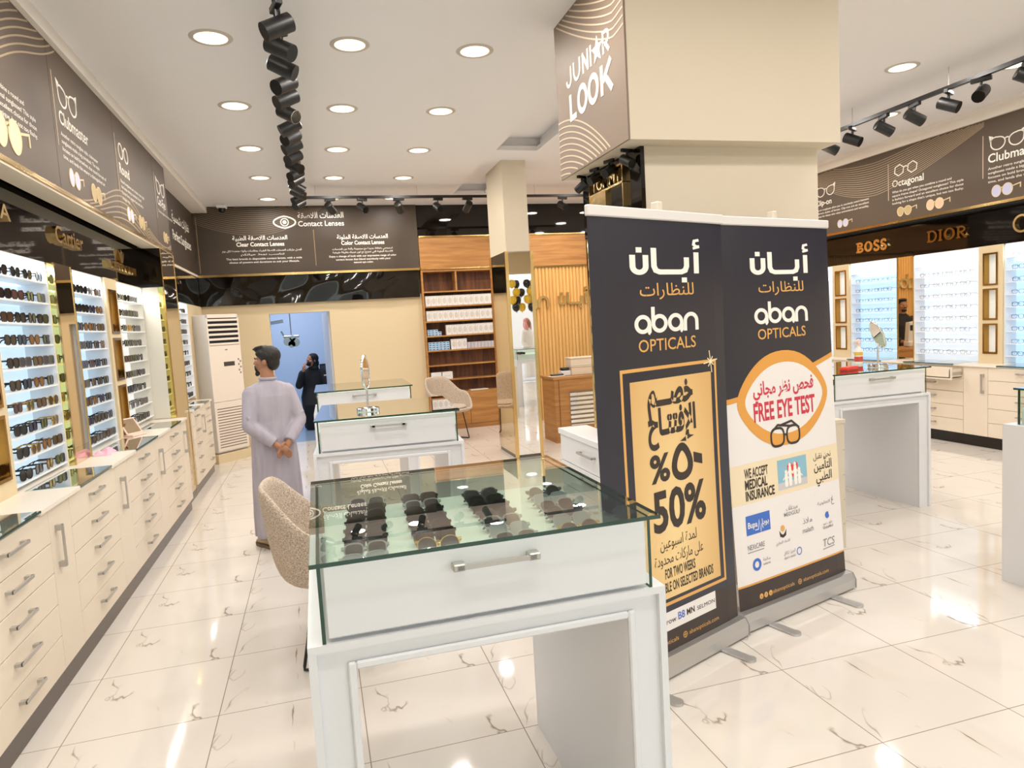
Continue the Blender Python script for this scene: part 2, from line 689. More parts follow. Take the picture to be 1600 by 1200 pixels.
struct('trim_1', MB().box(-1.8, FRONT, CEIL - .09, -1.385, 11.1, CEIL), M_TRIM)
mb = MB().box(7.04, FRONT, CEIL - .09, 7.62, 11.1, CEIL + .02)
mb.box(6.93, FRONT, CEIL - .02, 7.04, 11.1, CEIL + .02)
struct('trim_2', mb, M_TRIM)

# side and back walls
mb = MB().box(-1.9, FRONT, 0, -1.8, 11.3, CEIL + .1)
mb.box(-1.8, 9.99, 0, -1.6, 11.3, 2.2)
struct('wall_left', mb, M_WALL)
struct('wall_right', MB().box(7.62, FRONT, 0, 7.72, 11.3, CEIL + .1), M_WALL)
DX0, DX1, DZ = -.655, .24, 2.045
mb = MB().box(-1.6, 11.2, 0, DX0, 11.3, 2.25)
mb.box(DX0, 11.2, DZ, DX1, 11.3, 2.25).box(DX1, 11.2, 0, 1.72, 11.3, 2.25)
mb.box(-1.8, 11.3, 2.2, 1.72, 11.4, CEIL + .1).box(1.72, 11.42, 0, 7.62, 11.5, CEIL + .1)
struct('wall_back', mb, M_WALL)
d = thing('door_1', None, None, (DX1, 11.26, 0))
d['kind'] = 'structure'
mb = MB()
dv = Vector((-.085, .80, 0)).normalized()
q = Vector((dv.y, -dv.x, 0))
A = Vector((DX1 - .03, 11.30, 0))
c4 = [A, A + dv * .8, A + dv * .8 + q * .04, A + q * .04]
mb.prism([(p.x, p.y) for p in c4], lambda u, v, dd: (u, v, dd), 0.01, 2.03)
part('leaf', mb, mat('door_white', (214, 220, 228), .5), d)
mb = MB().cyl(A + dv * .72 - q * .05 + Vector((0, 0, 1.0)), A + dv * .72 + q * .0 + Vector((0, 0, 1.0)), .012)
part('door_handle', mb, M_STEEL, d)

# testing room beyond the doorway
mb = MB().box(-2.6, 14.3, 0, 1.6, 14.4, 3.0).box(-2.7, 11.4, 0, -2.6, 14.4, 3.0).box(1.6, 11.4, 0, 1.7, 14.4, 3.0)
mb.box(-2.6, 11.31, 0, DX0, 11.4, 3.0).box(DX1, 11.31, 0, 1.6, 11.4, 3.0).box(DX0, 11.31, DZ, DX1, 11.4, 3.0)
struct('wall_testing_room', mb, M_EXAM)
struct('ceiling_testing_room', MB().box(-2.7, 11.31, 3.0, 1.7, 14.4, 3.05), M_CEIL)
struct('floor_testing_room', MB().box(-2.6, 11.41, 0.0, 1.6, 14.29, 0.003), mat('blue_grey_floor', (150, 168, 188), .2))
lamp_area('testing_room_lamp', (-.5, 12.8, 2.95), 1.2, 42, (.86, .90, 1.0))

# street front behind the camera: piers, lintel, open glazing
mb = MB().box(-1.9, FRONT - .1, 0, -1.4, FRONT, CEIL + .1).box(7.0, FRONT - .1, 0, 7.72, FRONT, CEIL + .1)
mb.box(-1.4, FRONT - .1, 3.05, 7.0, FRONT, CEIL + .1)
mb.box(2.6, FRONT - .1, 0, 2.72, FRONT, 3.05)
struct('wall_front', mb, M_WALL)
mb = MB().box(-1.4, FRONT - .06, .02, 2.6, FRONT - .05, 3.05)
struct('window_1', mb, M_GLASS)

# slim square column clad in mirror below
cx0, cx1, cy0, cy1 = 2.30, 2.62, 8.15, 8.95
col = thing('column', None, None, ((cx0 + cx1) / 2, (cy0 + cy1) / 2, 0))
col['kind'] = 'structure'
part('column_shaft', MB().box(cx0 + .01, cy0 + .01, 2.5, cx1 - .01, cy1 - .01, CEIL), M_PILL, col)
part('column_base', MB().box(cx0, cy0, 0, cx1, cy1, .05), M_TOE, col)
part('mirror_front', MB().box(cx0 + .02, cy0 - .012, .05, cx1 - .02, cy0, 2.56), M_MIRS, col)
mb = MB().box(cx0 - .012, cy0 + .02, .05, cx0, cy1, 2.56).box(cx1, cy0 + .02, .05, cx1 + .012, cy1, 2.56)
part('mirror_side', mb, M_MIR, col)
mb = MB()
for x in (cx0, cx1):
    mb.box(x - .02, cy0 - .02, .02, x + .02, cy0 + .02, 2.56)
part('gold_corner_strip', mb, M_BRASS, col)
part('column_core', MB().box(cx0, cy0, .05, cx1, cy1, 2.56), M_PILL, col)

# the big pillar and its box head
px0, px1, py0, py1 = 1.86, 3.04, 3.63, 4.50
mb = MB().box(2.03, py0, 0, px1, py1, 2.66).box(px0, py0, 0, 2.03, py0 + .03, 2.66)
mb.box(px0 + .01, py0 + .03, 2.24, 2.03, py1, 2.66)
struct('pillar', mb, M_PILL)
bx0, bx1, by0, by1 = 1.72, 3.09, 3.49, 4.54
struct('pillar_head', MB().box(bx0, by0, 2.65, bx1, by1, CEIL), M_PILL)

# kickboards
struct('baseboard_left', MB().box(-1.78, FRONT + .3, 0, -1.345, 7.53, .112).box(-1.78, 8.2, 0, -1.40, 9.6, .112), M_TOE)
struct('baseboard_right', MB().box(7.09, .5, 0, 7.6, 8.9, .125), M_BLACK)


# ================================================================== ceiling downlights
def make_downlight():
    t = thing('ceiling_downlight', 'x', 'ceiling light')
    n = 32
    mb = MB()
    pr = [(.104, 0), (.104, -.006), (.13, -.004), (.135, 0)]
    vs, fs = [], []
    for r, z in pr:
        vs += [(r * math.cos(2 * PI * k / n), r * math.sin(2 * PI * k / n), z) for k in range(n)]
    for i in range(3):
        fs += [(i * n + k, i * n + (k + 1) % n, (i + 1) * n + (k + 1) % n, (i + 1) * n + k) for k in range(n)]
    mb.add(vs, fs)
    part('trim_ring', mb, mat('lamp_ring', (196, 186, 176), .45), t, True, True)
    mb = MB().lathe([(.0, .004), (.088, .004), (.104, -.003), (.0, -.003)][1:3], n=n)
    part('diffuser', mb, M_LAMP, t, True)
    mb = MB().lathe([(.03, -.010), (.042, -.0035)], n=20)
    part('bulb', mb, M_BULB, t, True)
    return t


DL = make_downlight()
first = True
cols = [(-.495, 'left'), (.385, 'middle'), (1.26, 'right')]
rown = {4.97: 'nearest', 6.36: 'second', 7.75: 'third', 9.14: 'fourth', 10.53: 'last'}
cnames = {'left': 'left of the long track', 'middle': 'just right of the long track', 'right': 'well right of the long track'}
for x, cn in cols:
    for y in (.85, 2.2, 3.58, 4.97, 6.36, 7.75, 9.14, 10.53):
        if y > 4:
            lab = 'round recessed ceiling light %s, %s row from the camera' % (cnames[cn], {4.97: 'first', 6.36: 'second', 7.75: 'third', 9.14: 'fourth', 10.53: 'last'}[y])
            place(DL, first, (x, y, CEIL), (0, 0, 0), lab, 'downlights left of the pillar')
            first = False
        lamp_area('downlight_lamp', (x, y, CEIL - .02), .2, LAMP_W, LAMP_COL)
for x, y, z, lab in ((4.94, 4.86, CEIL, 'round recessed ceiling light alone between the pillar and the right spotlight track'),
                     (6.05, 6.16, CEIL + .02, 'recessed ceiling light half behind the right track, nearer the pillar'),
                     (6.02, 4.72, CEIL + .02, 'round recessed ceiling light behind the right track at the frame edge')):
    place(DL, False, (x, y, z), (0, 0, 0), lab, 'downlights right of the pillar')
for x in (3.9, 4.94, 6.03):
    for y in (.6, 2.0, 3.4, 4.8, 6.2, 7.6, 9.0, 10.3):
        if not (x == 3.9 and False):
            lamp_area('downlight_lamp', (x, y, CEIL - .02), .2, LAMP_W, LAMP_COL)
lamp_area('downlight_lamp', (2.4, 9.9, CEIL - .05), .2, LAMP_W, LAMP_COL)
lamp_area('downlight_lamp', (2.4, 2.2, CEIL - .05), .2, LAMP_W, LAMP_COL)


# ================================================================== spotlight tracks
def make_spot(lens):
    """hangs from z=0; the head points along local +X and down after its own tilt"""
    t = thing('track_spotlight', 'x', 'spotlight')
    part('adapter', MB().bbox(-.018, -.075, -.035, .018, .075, 0, .004), M_BLK, t, True)
    part('stem', MB().cyl((0, 0, -.03), (0, 0, -.09), .011, n=10), M_BLK, t, True)
    a = math.radians(28)
    ax = Vector((math.cos(a), 0, -math.sin(a)))
    c = Vector((.0, 0, -.125))
    mb = MB().tube([c - ax * .085, c - ax * .08, c + ax * .085, c + ax * .085, c + ax * .07], [.044, .05, .05, .045, .044], 20)
    part('head', mb, M_BLK, t, True, True)
    part('lens', MB().cyl(c + ax * .071, c + ax * .080, .044, n=20), lens, t, True)
    return t


SP_OFF, SP_ON = make_spot(M_SPOTOFF), make_spot(M_BULB)
uso = [True, True]


def spot(x, y, z, rz, on, lab, grp):
    p = SP_ON if on else SP_OFF
    place(p, uso[on], (x, y, z), (0, 0, rz), lab, grp)
    uso[on] = False


def rail(name, lab, p0, p1, hangers):
    t = thing(name, lab, 'light track', p0)
    w = .019
    if abs(p1[0] - p0[0]) > abs(p1[1] - p0[1]):
        mb = MB().box(p0[0], p0[1] - w, p0[2], p1[0], p0[1] + w, p0[2] + .034)
    else:
        mb = MB().box(p0[0] - w, p0[1], p0[2], p0[0] + w, p1[1], p0[2] + .034)
    part('rail', mb, M_BLK, t)
    for h in hangers:
        part('hanger_wire', MB().cyl((h[0], h[1], p0[2] + .03), (h[0], h[1], CEIL), .003, n=6), M_STEEL, t)
    return t


TZ = 3.48
rail('spotlight_track', 'long black spotlight track running down the left half of the ceiling', (-.062, 1.5, TZ), (-.062, 9.6, TZ), [(-.062, 3.2), (-.062, 6.0), (-.062, 8.6)])
rail('spotlight_track', 'black spotlight track across the back of the shop before the dark headers', (-.03, 9.62, TZ), (4.6, 9.62, TZ), [(.15, 9.62), (1.5, 9.62), (3.2, 9.62)])
rail('spotlight_track', 'black spotlight track on the right, parallel to the eyeglass wall', (5.37, 1.6, 3.46), (5.37, 7.4, 3.46), [(5.37, 5.9), (5.37, 4.8), (5.37, 3.4)])
ordn = ['first', 'second', 'third', 'fourth', 'fifth', 'sixth', 'seventh', 'eighth', 'ninth', 'tenth', 'eleventh', 'twelfth', 'thirteenth', 'fourteenth', 'fifteenth', 'sixteenth', 'seventeenth']
# (y, turn, lit) counted from the camera
LS = [(4.03, 196, 0), (4.32, -28, 0), (4.62, -14, 0), (4.92, 222, 1), (5.22, 205, 0), (5.55, -42, 1), (5.9, 186, 0), (6.2, 224, 1), (6.5, 196, 0), (6.9, 222, 1), (7.25, -38, 1), (7.6, 220, 1),
      (7.9, 224, 1), (8.25, 15, 0), (8.6, -15, 0), (8.95, 205, 0), (9.3, 225, 1)]
for i, (y, a, on) in enumerate(LS):
    spot(-.062, y, TZ, math.radians(a), on, 'black cylinder spotlight on the left track, %s from the camera' % ordn[i], 'spotlights on the left track')
for i, (x, a, on) in enumerate([(.33, 60, 0), (.75, -60, 1), (1.24, 70, 0), (1.78, -75, 1), (2.2, 100, 0), (2.62, 80, 0), (3.62, -75, 1), (4.12, 110, 0)]):
    spot(x, 9.62, TZ, math.radians(a), on, 'black cylinder spotlight on the back track, %s from the left' % ordn[i], 'spotlights on the back track')
for i, (y, a, on) in enumerate([(6.72, 150, 0), (6.22, -20, 0), (5.9, -60, 0), (5.5, -15, 0), (5.15, -15, 0), (4.8, -65, 0), (4.5, 205, 1), (4.12, -35, 0)][:8]):
    spot(5.37, y, 3.46, math.radians(a), on, 'black cylinder spotlight on the right track, %s from the pillar side' % ordn[i], 'spotlights on the right track')


def spot_lamp(x, y, z, tgt, watts, ang=50):
    d = bpy.data.lights.new('spotlight_lamp', 'SPOT')
    d.energy = watts * .5
    d.color = (1.0, .82, .58)
    d.spot_size = math.radians(ang)
    d.spot_blend = .8
    d.shadow_soft_size = .04
    o = bpy.data.objects.new('spotlight_lamp', d)
    COL.objects.link(o)
    o.location = (x, y, z)
    o.rotation_euler = (Vector(tgt) - Vector((x, y, z))).to_track_quat('-Z', 'Y').to_euler()


for a in ((.2, 5.5, 3.33, (-1.42, 5.3, 2.95), 60), (-.2, 6.2, 3.33, (-1.42, 6.6, 2.9), 60), (-.2, 4.0, 3.33, (-1.42, 4.0, 2.95), 60),
          (.85, 9.5, 3.33, (.95, 11.1, 3.0), 60, 38), (1.78, 9.7, 3.33, (2.2, 11.1, 2.8), 50, 70), (3.62, 9.7, 3.33, (3.7, 11.1, 2.6), 75, 80),
          (5.2, 6.2, 3.3, (7.08, 6.9, 3.0), 60), (5.3, 4.5, 3.3, (7.08, 5.2, 3.0), 60), (5.2, 7.0, 3.3, (7.08, 8.2, 2.95), 50), (1.2, 7.9, 3.4, (2.3, 8.6, 2.9), 30)):
    spot_lamp(*a)

# security camera under the ceiling by the back header
t = thing('security_camera', 'small white dome camera under the ceiling beside the back header', 'security camera', (-1.16, 10.95, CEIL))
part('mount', MB().bbox(-.07, -.07, -.05, .07, .07, 0, .01), M_WHITE, t, True)
mb = MB().lathe([(.05, -.05), (.05, -.07), (.04, -.095), (.02, -.108), (.004, -.11)], n=20)
part('dome', mb, M_BLACK, t, True, True)


# ================================================================== printed fascias
def glasses_icon(mb, u, v, w, fmap, kind='cat', d=.003, lw=.012):
    """outline pair of spectacles: centre (u,v), overall width w"""
    s = w / 2
    for sg in (-1, 1):
        cx = u + sg * s * .53
        if kind == 'oct':
            P = [(cx + s * .40 * math.cos(math.radians(a)), v + s * .36 * math.sin(math.radians(a))) for a in range(22, 382, 60)]
        elif kind == 'round':
            P = circle_pts(cx, v, s * .40, n=24)[:-1]
        else:
            P = []
            for i in range(28):
                a = 2 * PI * i / 28
                x, y = math.cos(a), math.sin(a)
                y2 = .33 * y if y < 0 else .26 * y + (.10 * max(0, x * sg))
                P.append((cx + s * .42 * x, v + s * y2 * 1.15))
        mb.stroke(P, lw, fmap, 0, d, closed=True)
        if kind == 'cat':
            mb.stroke([(cx + sg * s * .30, v + s * .33), (cx + sg * s * .47, v + s * .40), (cx + sg * s * .42, v + s * .14)], lw * 1.6, fmap, 0, d)
    mb.stroke([(u - s * .15, v + s * .12), (u, v + s * .17), (u + s * .15, v + s * .12)], lw, fmap, 0, d)


def picture_glasses(t, lens, u, v, w, fmap, aviator=False, d=.003):
    fr, ln = MB(), MB()
    s = w / 2
    for sg, k in ((-1, .9), (1, 1)):
        cx = u + sg * s * .36 - s * .2
        P = []
        for i in range(24):
            a = 2 * PI * i / 24
            rr = s * .33
            P.append((cx + rr * k * math.cos(a) * (1 + (.12 * math.sin(a) if aviator else 0)), v + rr * 1.08 * math.sin(a) - (s * .04 if aviator else 0)))
        ln.prism(P, fmap, 0, d)
        fr.stroke(P, w * .022, fmap, 0, d + .001, closed=True)
    fr.stroke([(u - s * .28, v + s * .12), (u - s * .2, v + s * .17), (u - s * .1, v + s * .12)], w * .03, fmap, 0, d + .001)
    fr.stroke([(u + s * .48, v + s * .12), (u + s * .98, v + s * .22), (u + s * .98, v - s * .06)], w * .03, fmap, 0, d + .001)
    o = part('printed_spectacles', ln, lens, t)
    part('printed_frame', fr, M_PGOLD, o)


M_PGOLD = mat('pale_gold_print', (226, 204, 164), .6)
M_PEACH = mat('peach_print', (250, 220, 178), .6)
M_LILAC = mat('lilac_print', (196, 198, 226), .6)
M_OLIVE = mat('olive_print', (190, 168, 122), .6)
M_SALMON = mat('salmon_print', (246, 190, 160), .6)


def waves(mb, fmap, u0, u1, f, n, gap, w, clip):
    """n parallel wavy lines; f(u) is the lowest curve, each next one lies gap higher (or lower)"""
    N = 64
    for k in range(n):
        run = []
        for i in range(N + 1):
            u = u0 + (u1 - u0) * i / N
            v = f(u) + k * gap
            if clip[0] < v < clip[1]:
                run.append((u, v))
            else:
                if len(run) > 2:
                    mb.stroke(run, w, fmap, 0, .002)
                run = []
        if len(run) > 2:
            mb.stroke(run, w, fmap, 0, .002)


BODY = {
    'Octagonal': ['What do you get when you combine a round and', 'square frame shape? Octagonal sunglasses! This style', 'is fashion forward and an excellent choice for those', 'looking for a shape that\'s unique, but not too flashy.'],
    'Clubmaster': ['Another retro sunglass style, clubmaster', 'sunglasses made a big comeback. The style', 'focuses on bold browlines, that stood the test of', 'time, and lends the wearer a distinguished air.'],
    'Round': ['Round sunglasses are a classic retro style', 'that keeps making a comeback. Round', 'frames flatter angular faces and add a', 'vintage edge.'],
    'Clip-on': ['Clip-on sunglasses allow you to seamlessly switch between', 'different styles of lenses. Clip-ons are an excellent', 'choice for those who value convenience and versatility.'],
    'Cat-Eye': ['Cat-eye sunglasses are sharp and bold']}


def fascia_text(t, fmap, u0, name, icon, iw, tall=.085):
    part('divider_line', MB().stroke([(u0 - .06, 2.95), (u0 - .06, 3.40)], .008, fmap, 0, .002), M_LINE2, t)
    m = MB()
    glasses_icon(m, u0 + iw / 2 + .02, 3.29, iw, fmap, icon)
    part('spectacle_icon', m, M_INK, t)
    m = MB()
    text(m, name, u0, 3.10, tall, fmap, align='l', bold=.016)
    part('title_lettering', m, M_INK, t)
    m = MB()
    for i, ln in enumerate(BODY[name]):
        text(m, ln, u0, 3.025 - i * .046, .026, fmap, align='l', width=min(.99, .019 * len(ln)), bold=.006)
    part('body_lettering', m, M_INK, t)


# ---- left fascia
XF = -1.42
t = thing('sign_fascia', 'long brown fascia with eyewear style names above the left sunglasses wall', 'sign board', (XF, 5, 2.65))
part('board', MB().box(-1.47, -.5, 2.66, XF, 8.25, CEIL - .09), M_BROWN, t)
part('soffit', MB().box(-1.56, -.5, 2.63, XF + .004, 8.25, 2.662), M_PILL, t)
mb = MB().box(XF - .002, -.5, 2.645, XF + .012, 8.25, 2.672)
part('brass_edge', mb, M_BRASS, t)
fm = wall_map('x', XF, 1)
wv = MB()
fascia_text(t, fm, 3.58, 'Octagonal', 'oct', .36)
fascia_text(t, fm, 4.985, 'Clubmaster', 'cat', .36)
fascia_text(t, fm, 6.36, 'Round', 'round', .31)
fascia_text(t, fm, 7.76, 'Cat-Eye', 'cat', .38)
picture_glasses(t, M_PEACH, 4.20, 2.820, 0.48, fm, True)
picture_glasses(t, M_LILAC, 5.19, 2.790, 0.31, fm)
picture_glasses(t, M_OLIVE, 5.66, 2.790, 0.34, fm, True)
picture_glasses(t, M_LILAC, 6.60, 2.790, 0.31, fm)
picture_glasses(t, M_OLIVE, 7.0, 2.790, 0.31, fm)
picture_glasses(t, M_OLIVE, 8.02, 2.790, 0.29, fm)
waves(wv, fm, 2.9, 5.1, lambda u: 3.185 + .43 * max(-.1, u - 4.17) + .018 * math.sin((u - 4.1) * 6), 10, .043, .010, (2.7, 3.555))
part('wave_lines', wv, M_LINE, t)
wv = MB()
for k in range(9):
    waves(wv, fm, 5.2, 8.24, lambda u, k=k: 2.64 - k * .012 + (.31 - k * .033) * math.exp(-((u - 6.42) / (.80 - .01 * k)) ** 2) + (.16 - k * .01) * math.exp(-((u - 8.6) / .38) ** 2) + .03 * (u > 7.2), 1, .04, .010, (2.68, 3.5))
part('wave_lines', wv, M_LINE, t)
mb = MB()
for u in (3.5, 4.88, 6.26, 7.65):
    mb.stroke([(u, 2.68), (u, 3.555)], .004, fm, 0, .0006)
part('panel_joint', mb, mat('dark_joint', (66, 54, 44), .7), t)

# ---- set-back fascia at the far end of the left wall
t = thing('sign_fascia', 'dark brown set-back fascia reading Perfect Sunglasses in the far left corner', 'sign board', (-1.6, 9.7, 2.65))
part('board', MB().box(-1.65, 8.25, 2.66, -1.595, 11.1, CEIL - .09), M_BROWND, t)
part('soffit', MB().box(-1.72, 8.25, 2.63, -1.59, 11.1, 2.662), M_PILL, t)
fm2 = wall_map('x', -1.595, 1)
ink = MB()
text(ink, 'نظارات شمسية', 10.1, 3.22, .12, fm2, width=1.2, bold=.012)
text(ink, 'Perfect Sunglasses', 10.1, 2.98, .12, fm2, width=1.3, bold=.012)
part('lettering', ink, M_INK, t)

# ---- back header
YH = 11.1
t = thing('sign_header', 'dark brown Contact Lenses header with eye symbol over the back doorway', 'sign board', (0, YH, 2.63))
part('board', MB().box(-1.6, YH, 2.655, 1.69, YH + .08, CEIL), M_BROWND, t)
part('brass_edge', MB().box(-1.6, YH - .012, 2.622, 1.69, YH + .02, 2.657), M_BRASS, t)
fy = wall_map('y', YH, -1)
ink = MB()
eye = [(-.31 + .155 * math.cos(math.radians(a)) * 1.02, 3.41 + .088 * math.copysign(abs(math.sin(math.radians(a))) ** .9, math.sin(math.radians(a))) * (1 - .25 * abs(math.cos(math.radians(a))))) for a in range(0, 360, 10)]
ink.stroke(eye, .022, fy, 0, .003, closed=True)
ink.stroke(circle_pts(-.31, 3.41, .055)[:-1], .016, fy, 0, .003, closed=True)
ink.prism(circle_pts(-.31, 3.41, .03)[:-1], fy, 0, .003)
part('eye_symbol', ink, M_INK, t)
ink = MB()
text(ink, 'العدسات اللاصقة', .225, 3.465, .085, fy, width=.68, bold=.014)
text(ink, 'Contact Lenses', .225, 3.345, .078, fy, width=.68, bold=.012)
part('title_lettering', ink, M_INK, t)
ink = MB()
text(ink, 'العدسات اللاصقة الطبية', -.68, 3.155, .062, fy, width=.78, bold=.018)
text(ink, 'Clear Contact Lenses', -.68, 3.062, .060, fy, width=.68, bold=.022)
part('title_lettering', ink, M_INK, t)
ink = MB()
text(ink, 'أفضل ماركات العدسات اللاصقة الطبية، بمقاسات وانواع متعددة لكل يوم', -.66, 2.985, .026, fy, width=1.13, bold=.006)
text(ink, 'تناسب نمط حياتكم', -.66, 2.93, .026, fy, width=.62, bold=.006)
text(ink, 'The best brands in disposable contact lenses, with a wide', -.64, 2.865, .028, fy, width=1.08, bold=.008)
text(ink, 'choice of powers and durations to suit your lifestyle.', -.64, 2.815, .028, fy, width=1.0, bold=.008)
part('body_lettering', ink, M_INK, t)
ink = MB()
text(ink, 'العدسات اللاصقة الملونة', .83, 3.14, .062, fy, width=.78, bold=.018)
text(ink, 'Color Contact Lenses', .83, 3.05, .060, fy, width=.66, bold=.022)
part('title_lettering', ink, M_INK, t)
ink = MB()
text(ink, 'استمتعي باطلالة جديدة مع مجموعة رائعة من العدسات', .82, 2.975, .026, fy, width=.92, bold=.006)
text(ink, 'اللاصقة الملونة التي تمتزج مع لون عينيك بطريقة طبيعية', .82, 2.925, .026, fy, width=.92, bold=.006)
text(ink, 'Enjoy a change of look with our impressive range of color', .82, 2.862, .028, fy, width=1.03, bold=.008)
text(ink, 'contact lenses that blend seamlessly with your', .82, 2.812, .028, fy, width=.84, bold=.008)
text(ink, 'natural eye color.', .82, 2.765, .028, fy, width=.30, bold=.008)
part('body_lettering', ink, M_INK, t)
wv = MB()
for k in range(15):
    waves(wv, fy, -1.58, .35, lambda u, k=k: 3.235 + k * .03 + .30 * ((u + .95) / 1.0) ** 2 * (1 - k * .02) - .06 * math.sin((u + .9) * 2), 1, .03, .007, (2.7, 3.64))
part('wave_lines', wv, mat('dim_wave_line', (124, 106, 84), .6), t)
mb = MB()
mb.stroke([(.10, 2.745), (.10, 3.29)], .010, fy, 0, .002)
part('divider_line', mb, mat('tan_line', (150, 122, 84), .5), t)
mb = MB()
mb.stroke([(-1.55, 2.68), (-1.55, 3.5)], .010, fy, 0, .002)
part('divider_line', mb, mat('tan_line', (150, 122, 84), .5), t)
# black gloss bands
t = thing('gloss_band', 'black glossy band under the brown Contact Lenses header', 'wall band', (0, 11.14, 2.2))
mb = MB()
K = 60
vs, fs = [], []
for i in range(K + 1):
    x = -1.6 + 3.27 * i / K
    for z in (2.2, 2.27, 2.34, 2.41, 2.48, 2.55, 2.63):
        w_ = .004 * math.sin(x * 4.1 + z * 9) + .003 * math.sin(x * 9.3 - z * 14)
        vs.append((x, 11.14 + w_, z))
for i in range(K):
    for j in range(6):
        fs.append((i * 7 + j, (i + 1) * 7 + j, (i + 1) * 7 + j + 1, i * 7 + j + 1))
mb.add(vs, fs)
part('gloss_sheet', mb, M_BLACK, t, smooth=True)
part('backing', MB().box(-1.6, 11.155, 2.2, 1.67, 11.19, 2.63), M_BLKM, t)
solo('black_wall_panel', MB().box(1.69, 11.14, 3.145, 5.9, 11.2, CEIL), M_BLACK, 'black glossy panel above the oak boards at the back', 'wall panel')

# ---- right fascia
XR = 7.08
t = thing('sign_fascia', 'brown fascia with style names above the right-hand eyeglass wall', 'sign board', (XR, 5.5, 2.66))
part('board', MB().box(XR, 1.0, 2.675, XR + .05, 10.6, CEIL - .09), M_BROWN, t)
part('brass_edge', MB().box(XR - .012, 1.0, 2.65, XR + .05, 10.6, 2.682), M_BRASS, t)
part('soffit', MB().box(XR, 1.0, 2.64, 7.32, 10.6, 2.652), M_BLKM, t)
fr_ = wall_map('x', XR, -1)
wv = MB()
fascia_text(t, fr_, -8.50, 'Clip-on', 'cat', .36, .075)
fascia_text(t, fr_, -7.13, 'Octagonal', 'oct', .37, .08)
fascia_text(t, fr_, -5.85, 'Clubmaster', 'cat', .38, .09)
fascia_text(t, fr_, -4.5, 'Round', 'round', .36)
picture_glasses(t, M_OLIVE, -6.92, 2.790, 0.31, fr_, True)
picture_glasses(t, M_SALMON, -6.48, 2.790, 0.34, fr_)
picture_glasses(t, M_LILAC, -5.66, 2.790, 0.34, fr_)
picture_glasses(t, M_OLIVE, -5.2, 2.790, 0.31, fr_, True)
picture_glasses(t, M_LILAC, -7.95, 2.790, 0.29, fr_)
picture_glasses(t, M_LILAC, -8.4, 2.790, 0.28, fr_)
for k in range(15):
    waves(wv, fr_, -8.6, -5.9, lambda u, k=k: 3.06 + k * .029 + ((.33 - .012 * k) * ((u + 7.4) / -1.05) ** 2 if u < -7.4 else (.42 - .014 * k) * ((u + 7.4) / 1.45) ** 1.4), 1, .03, .007, (2.7, 3.55))
part('wave_lines', wv, M_LINE, t)


# ================================================================== sign bands with gold letters
def gold_word(mb, s, u, v, h, fmap, width, bold=.0):
    text(mb, s, u, v, h, fmap, width=width, bold=bold, d=.0, raise_=.03)


def serif_word(mb, s, u, v, h, fmap, width, w, d1=.03):
    """capitals with slab serifs, thick stems and thin joins"""
    ad = {'B': .72, 'O': .92, 'S': .66, 'D': .88, 'I': .42, 'R': .80}
    k = width / (sum(ad[c] for c in s) * h)
    x = u - width / 2
    for c in s:
        W = ad[c] * h * k
        M = lambda a, b: (x + a * W, v + b * h)
        th = w * .55
        if c in 'BDIR':
            sx = x + (.24 if c != 'I' else .5) * W
            mb.stroke([(sx, v), (sx, v + h)], w, fmap, 0, d1)
            for q in (th / 2, h - th / 2):
                mb.stroke([(sx - w * 1.0, v + q), (sx + w * 1.0, v + q)], th, fmap, 0, d1 + .0004)
        if c == 'D':
            mb.stroke([M(.24, 1 - th / 2 / h), M(.42, 1 - th / 2 / h)] + [M(.42 + .46 * math.cos(a), .5 + .47 * math.sin(a)) for a in [PI / 2 - PI * i / 16 for i in range(1, 16)]] + [M(.42, th / 2 / h), M(.24, th / 2 / h)], w * .8, fmap, 0, d1 + .0002)
        if c == 'O':
            o = [M(.5 + .44 * math.cos(a), .5 + .52 * math.sin(a)) for a in [2 * PI * i / 32 for i in range(32)]]
            cx, cy = M(.5, .5)
            mb.ring_prism(o, [(cx + (p - cx) * (1 - 1.15 * w / (.44 * W)), cy + (q - cy) * (1 - .62 * w / (.52 * h))) for p, q in o], fmap, 0, d1)
        if c in 'BR':
            n = 2 if c == 'B' else 1
            for b in range(n):
                lo, hi = ((.5, 1), (0, .5))[b] if n == 2 else (.46, 1)
                r = (hi - lo) / 2 - th / 2 / h
                mid = (hi + lo) / 2
                e = .34 if b == 0 else .42
                mb.stroke([M(.24, mid + r), M(.45, mid + r)] + [M(.45 + e * math.cos(a), mid + r * math.sin(a)) for a in [PI / 2 - PI * i / 12 for i in range(1, 12)]] + [M(.45, mid - r), M(.24, mid - r)], w * .8, fmap, 0, d1 + .0002)
            if c == 'R':
                mb.stroke([M(.46, .48), M(.78, .10), M(.98, .02)], w * .9, fmap, 0, d1 + .0003)
        if c == 'S':
            P = [M(.78, .74), M(.74, .90), M(.50, .97), M(.24, .88), M(.18, .72), M(.34, .58), M(.66, .44), M(.83, .28), M(.74, .10), M(.48, .03), M(.22, .10), M(.15, .27)]
            mb.stroke(P, w * .85, fmap, 0, d1)
        x += W
    return mb


